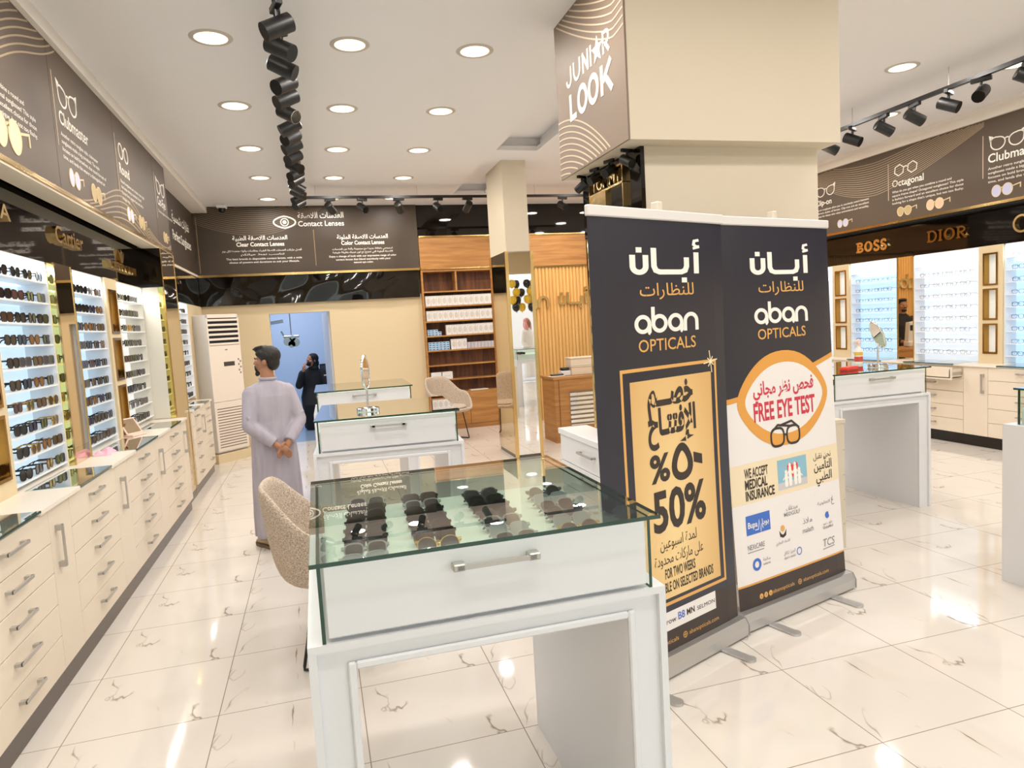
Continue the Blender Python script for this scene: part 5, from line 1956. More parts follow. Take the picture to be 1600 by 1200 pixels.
# testing room instruments
t = thing('lens_tester', 'clear and silver eye testing instrument hanging on a rod in the testing room', 'instrument', (-.40, 12.5, 1.5))
part('rod', MB().cyl((-.40, 12.5, 1.68), (-.40, 12.5, 2.99), .010, n=8), M_STEEL, t)
mb = MB()
for dx, dz, r in ((-.06, .02, .075), (.06, .0, .075), (0, -.03, .06), (.02, .07, .05)):
    mb.tube([(-.40 + dx, 12.46, 1.58 + dz), (-.40 + dx, 12.54, 1.58 + dz)], r, 18)
part('lens_wheel', mb, mat('silver_grey', (166, 180, 190), .15, .6), t)
part('bracket', MB().bbox(-.53, 12.47, 1.66, -.27, 12.53, 1.70, .008).tube([(-.52, 12.5, 1.7), (-.56, 12.5, 1.78)], .015, 8), M_STEEL, t)
t = thing('wall_lamp_arm', 'grey lamp arm reaching in from the left in the testing room', 'lamp', (-.62, 12.2, 1.9))
part('arm', MB().tube([(-1.2, 12.2, 1.86), (-.50, 12.2, 1.95)], .03, 10), mat('silver_grey', (166, 180, 190), .15, .6), t)
part('mount', MB().cyl((-1.2, 12.2, 0), (-1.2, 12.2, 1.9), .03, n=12), M_STEEL, t)
t = thing('picture', 'small dark framed picture on the testing room wall beside the seated woman', 'picture', (.10, 14.28, .72))
part('frame', MB().box(.03, 14.27, .70, .17, 14.298, 1.10), M_BLK, t)
part('print', MB().box(.05, 14.262, .73, .15, 14.27, 1.07), mat('dark_print', (62, 62, 70), .5), t)


# ================================================================== roll-up banners
M_NAVY = mat('banner_navy', (40, 41, 55), .30, spec=.6)
M_NAVY2 = mat('banner_dark_brown', (58, 47, 43), .4)
M_BWHITE = mat('banner_white', (238, 232, 228), .5)
M_BGOLD = mat('banner_gold', (226, 176, 104), .45)
M_BTAN = mat('banner_tan', (240, 222, 188), .5)
M_BOR = mat('banner_orange', (226, 160, 74), .5)
M_BTXT = mat('banner_dark_print', (56, 46, 40), .5)
M_BRED = mat('banner_red', (206, 54, 76), .5)
M_BLUE = mat('banner_blue', (64, 112, 196), .5)
M_GREYP = mat('banner_grey_print', (138, 136, 138), .5)
M_OGOLD = mat('banner_gold_print', (226, 172, 96), .5)
# gold field: brighter towards its middle, as printed
N_, L_, B_ = nodes(M_BGOLD)
tc = N_.new('ShaderNodeTexCoord')
mp_ = N_.new('ShaderNodeMapping')
mp_.inputs['Location'].default_value = (0, 0, 0)
gr = N_.new('ShaderNodeTexGradient')
gr.gradient_type = 'SPHERICAL'
cr_ = N_.new('ShaderNodeValToRGB')
cr_.color_ramp.elements[0].color = srgb(214, 164, 98)
cr_.color_ramp.elements[1].color = srgb(248, 218, 158)
mp_.inputs['Location'].default_value = (-1.0, 0, -.62)
mp_.inputs['Scale'].default_value = (2.1, 0, .85)
L_.new(tc.outputs['Object'], mp_.inputs[0])
L_.new(mp_.outputs[0], gr.inputs[0])
L_.new(gr.outputs[0], cr_.inputs[0])
L_.new(cr_.outputs[0], B_.inputs['Base Color'])


def banner_base(lab, loc, rz, w, lean, zt):
    t = thing('roll_up_banner', lab, 'banner', loc, rz)
    # local: u along X, the printed side looks towards -Y
    mb = MB()
    prof = [(-.055, .0), (-.055, .05), (-.035, .085), (.02, .09), (.055, .06), (.06, 0)]
    mb.rings([[(x, y, z + .012) for y, z in prof] for x in (-.012, w + .012)])
    part('base_housing', mb, M_ALU, t, True)
    for x in (-.016, w + .012):
        part('end_cap', MB().rings([[(x + q, y * 1.06, z * 1.04 + .010) for y, z in prof] for q in (0, .004)]), mat('cap_grey', (150, 150, 152), .4), t, True)
    for x in (.18, w - .2):
        mb = MB().bbox(x - .028, -.20, 0, x + .028, .22, .012, .004)
        mb.cyl((x, -.20, .0005), (x, -.20, .0128), .0285)
        part('foot', mb, M_ALU, t, True)
    part('top_rail', MB().bbox(-.004, lean - .012, zt - .012, w + .004, lean + .014, zt + .035, .005), mat('rail_white', (226, 222, 218), .35), t, True)
    part('pole', MB().tube([(w / 2, .05, .05), (w / 2, lean + .04, zt + .02)], .012, 10), M_ALU, t, True)
    part('hook', MB().bbox(w / 2 - .018, lean - .006, zt + .03, w / 2 + .018, lean + .04, zt + .075, .006), mat('hook_ivory', (224, 214, 196), .4), t, True)
    z0 = .085
    L = math.hypot(lean, zt - z0)

    def fm(u, v, d):
        k = v / L
        bow = .012 * math.sin(PI * min(1, max(0, k)))
        e = (abs(u / w - .5) * 2) ** 8 * .006
        return (u, lean * k - d * 1.0 + bow + e - .004, z0 + (zt - z0) * k - d * lean / L)
    return t, fm, L


def sheet(mb, fm, poly_rows, d):
    """strip between two edges given as lists of (u, v) with equal length"""
    a, b = poly_rows
    n = len(a)
    vs, fs = [], []
    M = 24
    for i in range(n):
        for j in range(M + 1):
            f = j / M
            vs.append(fm(a[i][0] + (b[i][0] - a[i][0]) * f, a[i][1] + (b[i][1] - a[i][1]) * f, d))
    for i in range(n - 1):
        for j in range(M):
            p = i * (M + 1) + j
            fs.append((p, p + 1, p + M + 2, p + M + 1))
    return mb.add(vs, fs)


def rect(mb, fm, u0, v0, u1, v1, d):
    K = 12
    return sheet(mb, fm, ([(u0 + (u1 - u0) * i / K, v0) for i in range(K + 1)], [(u0 + (u1 - u0) * i / K, v1) for i in range(K + 1)]), d)


def frame_strip(mb, fm, u0, v0, u1, v1, w, d):
    rect(mb, fm, u0, v0, u1, v0 + w, d)
    rect(mb, fm, u0, v1 - w, u1, v1, d)
    rect(mb, fm, u0, v0 + w, u0 + w, v1 - w, d)
    rect(mb, fm, u1 - w, v0 + w, u1, v1 - w, d)


def brand_block(t, fm, cx):
    squeeze = lambda k, c: (lambda u, v, d: fm(c + (u - c) * k, v, d))
    ink, og = MB(), MB()
    q = squeeze(1.62, cx)
    logo_arabic(ink, cx - .138, 1.80, .123, q, .001, .002)
    part('brand_lettering', ink, M_INK, t, True)
    ink = MB()
    q = squeeze(1.30, cx)
    logo_latin(ink, cx - .165, 1.528, .085, q, .001, .002)
    part('brand_lettering', ink, M_INK, t, True)
    text(og, 'للنظارات', cx + .01, 1.700, .056, fm, width=.385, bold=.004, d=.0015)
    part('gold_lettering', og, M_OGOLD, t, True)
    og = MB()
    text(og, 'OPTICALS', cx, 1.446, .056, fm, width=.41, bold=.006, d=.0015)
    part('gold_lettering', og, M_OGOLD, t, True)


def footer(t, fm, u0, m):
    og = MB()
    text(og, 'abanopticals', u0 + .10, .052, .021, fm, width=.185, align='l', d=.0018)
    text(og, 'abanopticals.com', u0 + .365, .052, .021, fm, width=.235, align='l', d=.0018)
    og.stroke(circle_pts(u0 + .335, .06, .014)[:-1], .003, fm, .001, .002, closed=True)
    og.stroke([(u0 + .321, .06), (u0 + .349, .06)], .0025, fm, .001, .002)
    og.stroke([(u0 + .335, .046), (u0 + .335, .074)], .0025, fm, .001, .002)
    for k in range(3):
        og.prism(circle_pts(u0 + .005 + k * .038, .06, .015, n=14)[:-1], fm, .001, .0018)
    part('footer_lettering', og, M_OGOLD, t, True)
    mk = MB()
    for k, ch in enumerate('afo'):
        text(mk, ch, u0 + .005 + k * .038, .052, .016, fm, d=.0022)
    part('footer_symbol', mk, M_NAVY2, t, True)


# ---- banner 1: opening discount
W1 = .93
t, fm, L1_ = banner_base('dark roll-up banner announcing 50% opening discount on a gold field', (1.148, 2.712, 0), math.atan2(.37, .929), W1, .03, 2.14)
mb = rect(MB(), fm, 0, 0, W1, L1_, 0)
o = part('print_sheet', mb, M_NAVY, t, True)
mb = rect(MB(), fm, 0, 0, W1, .20, .0006)
part('lower_field', mb, M_NAVY2, t, True)
mb = rect(MB(), fm, .21, .268, .80, 1.315, .0008)
part('gold_field', mb, M_BGOLD, t, True)
mb = MB()
frame_strip(mb, fm, .15, .235, .845, 1.375, .016, .0010)
part('gold_border', mb, M_OGOLD, t, True)
brand_block(t, fm, .485)
ink = MB()
text(ink, 'خصـــم', .485, 1.195, .12, fm, width=.33, bold=.045, d=.0018)
text(ink, 'الإفتتـاح', .49, 1.055, .115, fm, width=.35, bold=.045, d=.0018)
part('dark_lettering', ink, M_BTXT, t, True)
ink = MB()
text(ink, '%', .385, .835, .125, fm, width=.14, bold=.03, d=.0018)
ring = [(.548 + .058 * math.sin(2 * PI * k / 28) * (1 - .3 * math.cos(2 * PI * k / 28)), .902 + .072 * math.cos(2 * PI * k / 28)) for k in range(28)]
ink.stroke(ring, .038, fm, .001, .002, closed=True)
ink.prism([(.635, .885), (.70, .865), (.70, .915), (.635, .935)], fm, .001, .002)
part('dark_lettering', ink, M_BTXT, t, True)
ink = MB()
text(ink, '50%', .515, .60, .185, fm, width=.39, bold=.030, d=.0018)
part('dark_lettering', ink, M_BTXT, t, True)
ink = MB()
text(ink, 'لمدة اسبوعين', .49, .51, .050, fm, width=.27, d=.0018)
text(ink, 'على ماركات محدودة', .49, .435, .050, fm, width=.36, d=.0018)
text(ink, 'FOR TWO WEEKS', .49, .365, .046, fm, width=.225, bold=.02, d=.0018)
text(ink, 'AVAILABLE ON SELECTED BRANDS', .505, .30, .046, fm, width=.47, bold=.02, d=.0018)
part('dark_lettering', ink, M_BTXT, t, True)
mb = MB()
for k in range(4):
    a = math.radians(45 * k + 8)
    r = .055 if k % 2 == 0 else .03
    mb.stroke([(.80 - r * math.cos(a), 1.365 - r * math.sin(a)), (.80 + r * math.cos(a), 1.365 + r * math.sin(a))], .005, fm, .001, .0022)
part('printed_sparkle', mb, mat('sparkle_print', (255, 236, 196), .5), t, True)
mb = rect(MB(), fm, .15, .115, .745, .205, .0012)
part('logo_strip', mb, M_BWHITE, t, True)
ink = MB()
text(ink, 'arrow', .38, .148, .026, fm, width=.11, bold=.004, d=.0022)
text(ink, 'MN', .545, .150, .030, fm, width=.06, bold=.02, d=.0022)
text(ink, 'SELMON', .665, .150, .020, fm, width=.14, d=.0022)
part('dark_lettering', ink, M_BTXT, t, True)
ink = MB()
text(ink, 'B8', .475, .148, .036, fm, width=.05, bold=.014, d=.0022)
part('blue_lettering', ink, M_BLUE, t, True)
footer(t, fm, .16, 0)

# ---- banner 2: free eye test
W2 = .935
t, fm, L2_ = banner_base('white and navy roll-up banner offering a free eye test and medical insurance', (2.045, 3.085, 0), math.atan2(.255, .902), W2, .085, 2.15)
mb = rect(MB(), fm, 0, 0, W2, L2_, 0)
part('print_sheet', mb, M_BWHITE, t, True)
K = 30
edge = lambda u: 1.145 + .19 * (u / W2) ** 1.35
mb = sheet(MB(), fm, ([(W2 * i / K, edge(W2 * i / K)) for i in range(K + 1)], [(W2 * i / K, L2_) for i in range(K + 1)]), .0006)
part('navy_field', mb, M_NAVY, t, True)
mb = sheet(MB(), fm, ([(W2 * i / K, edge(W2 * i / K) - .028) for i in range(K + 1)], [(W2 * i / K, edge(W2 * i / K)) for i in range(K + 1)]), .0009)
part('orange_edge', mb, M_BOR, t, True)


def eye_poly(cx, cy, a, b, n=48):
    P = []
    for i in range(n):
        q = 2 * PI * i / n
        c, s_ = math.cos(q), math.sin(q)
        P.append((cx + a * c, cy + b * s_ * (1 - .30 * abs(c) ** 3)))
    return P


O, I = eye_poly(.475, 1.11, .39, .265), eye_poly(.482, 1.11, .335, .20)
mb = MB()
mb.ring_prism(O, I, fm, .0008, .0014)
part('eye_ring', mb, M_BOR, t, True, label='orange eye-shaped ring')
mb = MB().prism(I, fm, .0006, .0012)
part('eye_field', mb, M_BWHITE, t, True)
brand_block(t, fm, .485)
ink = MB()
text(ink, 'فحص نظر مجاني', .475, 1.145, .070, fm, width=.52, bold=.026, d=.0022)
text(ink, 'FREE EYE TEST', .475, 1.005, .098, fm, width=.53, bold=.026, d=.0022)
part('red_lettering', ink, M_BRED, t, True)
ink = MB()
for sg in (-1, 1):
    cx = .462 + sg * .068
    P = [(cx + .055 * math.copysign(abs(math.cos(a)) ** .7, math.cos(a)), .898 + .050 * math.copysign(abs(math.sin(a)) ** .7, math.sin(a))) for a in [2 * PI * k / 24 for k in range(24)]]
    ink.stroke(P, .014, fm, .0016, .0024, closed=True)
ink.stroke([(.448, .905), (.476, .905)], .012, fm, .0016, .0024)
ink.stroke([(.345, .93), (.40, .965), (.52, .945)], .013, fm, .0016, .0024)
ink.stroke([(.585, .93), (.52, .975), (.42, .96)], .013, fm, .0016, .0024)
part('printed_spectacles', ink, M_BTXT, t, True)
mb = rect(MB(), fm, 0, .575, W2, .79, .0008)
part('tan_strip', mb, M_BTAN, t, True)
ink = MB()
text(ink, 'WE ACCEPT', .105, .712, .050, fm, width=.19, align='l', bold=.02, d=.002)
text(ink, 'MEDICAL', .105, .652, .050, fm, width=.18, align='l', bold=.03, d=.002)
text(ink, 'INSURANCE', .105, .592, .050, fm, width=.235, align='l', bold=.03, d=.002)
text(ink, 'نحن نقبل', .86, .725, .034, fm, width=.165, align='r', d=.002)
text(ink, 'التأمين', .865, .660, .050, fm, width=.17, align='r', bold=.012, d=.002)
text(ink, 'الطبي', .86, .595, .050, fm, width=.15, align='r', bold=.012, d=.002)
part('dark_lettering', ink, M_BTXT, t, True)
mb = rect(MB(), fm, .375, .60, .63, .768, .0012)
part('printed_photo', mb, mat('photo_blue', (142, 190, 208), .5), t, True)
mb = MB()
rect(mb, fm, .375, .60, .63, .64, .0014)
part('printed_photo', mb, mat('photo_grey', (206, 202, 204), .5), t, True)
mb = MB()
heart = [(.505 + .048 * (16 * math.sin(a) ** 3) / 16, .705 + .046 * (13 * math.cos(a) - 5 * math.cos(2 * a) - 2 * math.cos(3 * a) - math.cos(4 * a)) / 15) for a in [2 * PI * k / 32 for k in range(32)]]
mb.prism(heart, fm, .0014, .0018)
part('printed_heart', mb, mat('heart_red', (222, 62, 58), .5), t, True)
mb = MB()
for (x, h_) in ((.445, .07), (.48, .105), (.525, .105), (.56, .07)):
    mb.prism(circle_pts(x, .625 + h_, .011, n=12)[:-1], fm, .0018, .0024)
    mb.prism([(x - .012, .615 + h_), (x + .012, .615 + h_), (x + .014, .60 + h_ * .4), (x + .010, .612), (x - .010, .612), (x - .014, .60 + h_ * .4)], fm, .0018, .0024)
    mb.stroke([(x - .028, .60 + h_ * .75), (x, .612 + h_ * .9), (x + .028, .60 + h_ * .75)], .007, fm, .0018, .0024)
part('printed_family', mb, M_INK, t, True)
# insurer marks
mb = rect(MB(), fm, .092, .405, .285, .51, .0012)
part('blue_badge', mb, M_BLUE, t, True)
ink = MB()
text(ink, 'Bupa', .142, .442, .032, fm, width=.075, bold=.016, d=.002)
text(ink, 'بوبا', .245, .445, .03, fm, width=.055, bold=.012, d=.002)
ink.stroke([(.16, .425), (.185, .425), (.195, .475), (.205, .41), (.215, .45), (.225, .425)], .004, fm, .0012, .002)
part('white_lettering', ink, M_INK, t, True)
ink = MB()
text(ink, 'ميدغلف', .475, .478, .026, fm, width=.10, d=.0016)
text(ink, 'MEDGULF', .475, .447, .022, fm, width=.14, bold=.004, d=.0016)
part('insurer_mark', ink, M_GREYP, t, True)
ink = MB()
text(ink, 'التعاونية', .765, .455, .018, fm, width=.12, d=.0016)
text(ink, 'غ', .852, .455, .035, fm, width=.03, d=.0016)
part('insurer_mark', ink, M_GREYP, t, True)
ink = MB()
text(ink, 'ملاذ', .605, .375, .032, fm, width=.085, d=.0016)
text(ink, 'malath', .605, .322, .030, fm, width=.10, d=.0016)
part('insurer_mark', ink, M_GREYP, t, True)
ink = MB()
text(ink, 'جلوب ميد', .79, .332, .018, fm, width=.09, d=.0016)
text(ink, 'GlobeMed', .79, .308, .016, fm, width=.095, bold=.01, d=.0016)
part('insurer_mark', ink, M_GREYP, t, True)
ink = MB()
text(ink, 'NEXtCARE', .16, .325, .028, fm, width=.135, bold=.006, d=.0016)
ink.stroke([(.09, .312), (.22, .312)], .004, fm, .001, .0016)
part('insurer_mark', ink, M_GREYP, t, True)
ink = MB()
text(ink, 'الاتحاد التجاري', .38, .306, .016, fm, width=.12, d=.0016)
part('insurer_mark', ink, M_GREYP, t, True)
ink = MB()
text(ink, 'TCS', .785, .205, .045, fm, width=.11, slant=.15, d=.0016)
ink.stroke([(.73, .192), (.84, .196)], .004, fm, .001, .0016)
part('insurer_mark', ink, M_GREYP, t, True)
ink = MB()
text(ink, 'الجزيرة تكافل', .43, .238, .018, fm, width=.10, d=.0016)
text(ink, 'aljazira takaful', .43, .212, .014, fm, width=.10, d=.0016)
part('insurer_mark', ink, M_GREYP, t, True)
ink = MB()
text(ink, 'سلامة', .235, .245, .018, fm, width=.06, d=.0016)
text(ink, 'salama', .235, .222, .014, fm, width=.06, d=.0016)
part('insurer_mark', ink, M_GREYP, t, True)
ink = MB()
ink.stroke(circle_pts(.155, .238, .026)[:-1], .016, fm, .001, .0016, closed=True)
ink.prism(circle_pts(.79, .385, .020, 60, 330, 16), fm, .001, .0016)
ink.stroke(circle_pts(.515, .232, .020)[:-1], .005, fm, .001, .0016, closed=True)
part('blue_mark', ink, M_BLUE, t, True)
ink = MB()
ink.prism([(.36, .345), (.385, .335), (.41, .345), (.415, .38), (.40, .36), (.385, .352), (.37, .36), (.355, .38)], fm, .001, .0016)
part('dark_mark', ink, M_BTXT, t, True)
ink = MB()
ink.prism(circle_pts(.385, .388, .018, n=14)[:-1], fm, .001, .0016)
part('gold_mark', ink, M_OGOLD, t, True)
mb = rect(MB(), fm, 0, 0, W2, .135, .0008)
part('lower_field', mb, M_NAVY2, t, True)
mb = rect(MB(), fm, 0, .135, W2, .145, .0010)
part('orange_edge', mb, M_BOR, t, True)
footer(t, fm, .165, 0)


# ================================================================== people
def fuse(mb, name, m, parent, voxel, smooth_it=4):
    """joins overlapping closed shapes into one continuous skin and makes it a child mesh"""
    me = mesh_of(name, mb, m)
    o = bpy.data.objects.new(name, me)
    COL.objects.link(o)
    md = o.modifiers.new('fuse', 'REMESH')
    md.mode = 'VOXEL'
    md.voxel_size = voxel
    md2 = o.modifiers.new('relax', 'SMOOTH')
    md2.factor = .5
    md2.iterations = smooth_it
    dg = bpy.context.evaluated_depsgraph_get()
    res = bpy.data.meshes.new_from_object(o.evaluated_get(dg))
    res.materials.clear()
    res.materials.append(m)
    res.polygons.foreach_set('use_smooth', [True] * len(res.polygons))
    o.modifiers.clear()
    o.data = res
    bpy.data.meshes.remove(me)
    if parent is not None:
        o.parent = parent
    return o


def limb(mb, pts, rs, n=12):
    """tapered tube with rounded ends"""
    P, Q = [Vector(p) for p in pts], list(rs)
    d0 = (P[0] - P[1]).normalized()
    d1 = (P[-1] - P[-2]).normalized()
    a = [(P[0] + d0 * Q[0] * .9, Q[0] * .25), (P[0] + d0 * Q[0] * .6, Q[0] * .75)]
    b = [(P[-1] + d1 * Q[-1] * .6, Q[-1] * .75), (P[-1] + d1 * Q[-1] * .9, Q[-1] * .25)]
    allp = a + list(zip(P, Q)) + b
    return mb.tube([p for p, _ in allp], [r for _, r in allp], n)


def ell(mb, c, r, n=18, M=None):
    c = Vector(c)
    rings = []
    for i in range(1, n // 2):
        t = PI * i / (n // 2)
        rings.append([c + (M @ Vector((r[0] * math.sin(t) * math.cos(2 * PI * k / n), r[1] * math.sin(t) * math.sin(2 * PI * k / n), -r[2] * math.cos(t))) if M else
                           Vector((r[0] * math.sin(t) * math.cos(2 * PI * k / n), r[1] * math.sin(t) * math.sin(2 * PI * k / n), -r[2] * math.cos(t)))) for k in range(n)])
    return mb.rings(rings)


def head_shapes(mb, c, s, M):
    """skull, jaw, nose, brow, lips, ears; face towards local -Y of M; c = middle of the head"""
    T = lambda x, y, z: Vector(c) + M @ (Vector((x, y, z)) * s)
    E_ = lambda p, r: ell(mb, T(*p), [q * s for q in r], 20, M)
    E_((0, .012, .025), (.074, .092, .085))
    E_((0, -.022, -.035), (.060, .066, .075))
    E_((0, -.048, -.078), (.034, .036, .030))
    E_((0, -.083, .012), (.050, .012, .012))
    limb(mb, [T(0, -.084, .010), T(0, -.098, -.018), T(0, -.106, -.030)], [.009 * s, .012 * s, .013 * s], 10)
    E_((-.013, -.096, -.034), (.009, .009, .007))
    E_((.013, -.096, -.034), (.009, .009, .007))
    E_((0, -.087, -.057), (.024, .010, .006))
    E_((0, -.084, -.068), (.020, .010, .007))
    for sg in (-1, 1):
        E_((sg * .078, .012, -.010), (.009, .020, .032))
        E_((sg * .045, -.055, -.020), (.024, .024, .020))
    return T


def eyes(parent, T, s, M, name='eye'):
    for sg in (-1, 1):
        mb = ell(MB(), T(sg * .030, -.0735, .000), [.0125 * s, .010 * s, .009 * s], 12, M)
        part(name, mb, mat('eye_white', (226, 222, 216), .3), parent, smooth=True)
        mb = ell(MB(), T(sg * .030, -.0805, .000), [.0062 * s, .004 * s, .0062 * s], 10, M)
        part('iris', mb, mat('dark_iris', (36, 24, 18), .2), parent, smooth=True)


def hand(mb, wrist, dirv, palm_n, side, s, curl=.5):
    """palm and five bent fingers. dirv: towards the fingers, palm_n: out of the palm, side: towards the thumb"""
    w = Vector(wrist)
    d, nrm = Vector(dirv).normalized(), Vector(palm_n).normalized()
    sd = Vector(side).normalized()
    limb(mb, [w - d * .01, w + d * .045 * s, w + d * .078 * s], [.024 * s, .030 * s, .027 * s], 10)
    for k in (-1, 1):
        limb(mb, [w + d * .02 * s + sd * k * .016 * s, w + d * .08 * s + sd * k * .022 * s], [.016 * s, .014 * s], 8)
    lens = [.072, .082, .076, .060]
    for k in range(4):
        o = (1.5 - k) * .0185 * s
        b = w + d * .082 * s + sd * o
        L = lens[k] * s
        a1, a2, a3 = curl * .5, curl * 1.15, curl * 1.7
        P = [b]
        for a, f in ((a1, .42), (a2, .32), (a3, .26)):
            P.append(P[-1] + (d * math.cos(a) + nrm * math.sin(a)) * L * f)
        limb(mb, P, [.0092 * s, .0086 * s, .0078 * s, .0066 * s], 8)
    b = w + d * .025 * s + sd * .026 * s
    P = [b, b + (d * .6 + sd * .75 + nrm * .2).normalized() * .036 * s, b + (d * .85 + sd * .45 + nrm * .35).normalized() * .068 * s]
    limb(mb, P, [.013 * s, .0105 * s, .008 * s], 8)


def robe_rings(mb, levels, n=64, folds=9, seed=0):
    """closed lofted garment: levels of (z, rx, ry, cx, cy, fold depth)"""
    rg = []
    for z, rx, ry, ox, oy, fd in levels:
        ring = []
        for k in range(n):
            a = 2 * PI * k / n
            q = 1 + fd * (math.sin(folds * a + seed + z * .8) * .6 + math.sin((folds * 2 - 5) * a + 1.7 * seed + 2) * .4)
            sq = 1 / (abs(math.cos(a)) ** 2.5 + abs(math.sin(a)) ** 2.5) ** (1 / 2.5)
            ring.append((ox + rx * q * sq * math.cos(a), oy + ry * q * sq * math.sin(a), z))
        rg.append(ring)
    return mb.rings(rg)


SKIN = mat('skin', (166, 116, 86), .55)
HAIRM = noise_tint(mat('dark_hair', (22, 16, 13), .5), (14, 10, 8), (30, 22, 17), (60, 60, 12), 2, 3, bump=.6)


def shoe(parent, c, rz, m_up, m_sole, s):
    M = Matrix.Rotation(rz, 3, 'Z')
    T = lambda x, y, z: Vector(c) + M @ (Vector((x, y, z)) * s)
    prof = []
    for y, w, h in ((.085, .022, .05), (.08, .034, .075), (.04, .039, .085), (-.02, .041, .080), (-.08, .046, .058), (-.13, .046, .046), (-.165, .036, .036), (-.18, .018, .028)):
        prof.append([T(w * math.cos(2 * PI * k / 16), y, .022 + h * .5 + h * .5 * math.sin(2 * PI * k / 16)) for k in range(16)])
    o = part('shoe', MB().rings(prof), m_up, parent, smooth=True)
    prof = []
    for y, w in ((.095, .02), (.085, .036), (.03, .041), (-.03, .040), (-.09, .049), (-.14, .048), (-.175, .036), (-.19, .016)):
        prof.append([T(w * cx, y, z) for cx, z in ((-1, 0.0), (1, 0.0), (1.02, .028), (-1.02, .028))])
    part('sole', MB().rings(prof), m_sole, o)
    mb = MB()
    for k in range(3):
        y = -.02 - k * .03
        mb.tube([T(-.03, y, .075 - k * .008), T(0, y - .004, .092 - k * .010), T(.03, y, .075 - k * .008)], .004 * s, 6)
    part('lace', mb, mat('lace_cream', (214, 200, 178), .8), o)


# ---- the man in the grey robe, seen from behind, hands clasped at his back, head turned to his left
M_ROBE = noise_tint(mat('grey_robe', (172, 165, 176), .85), (166, 159, 170), (178, 171, 182), (5, 5, 1.3), 3.2, 2, .3, .7, bump=.9)


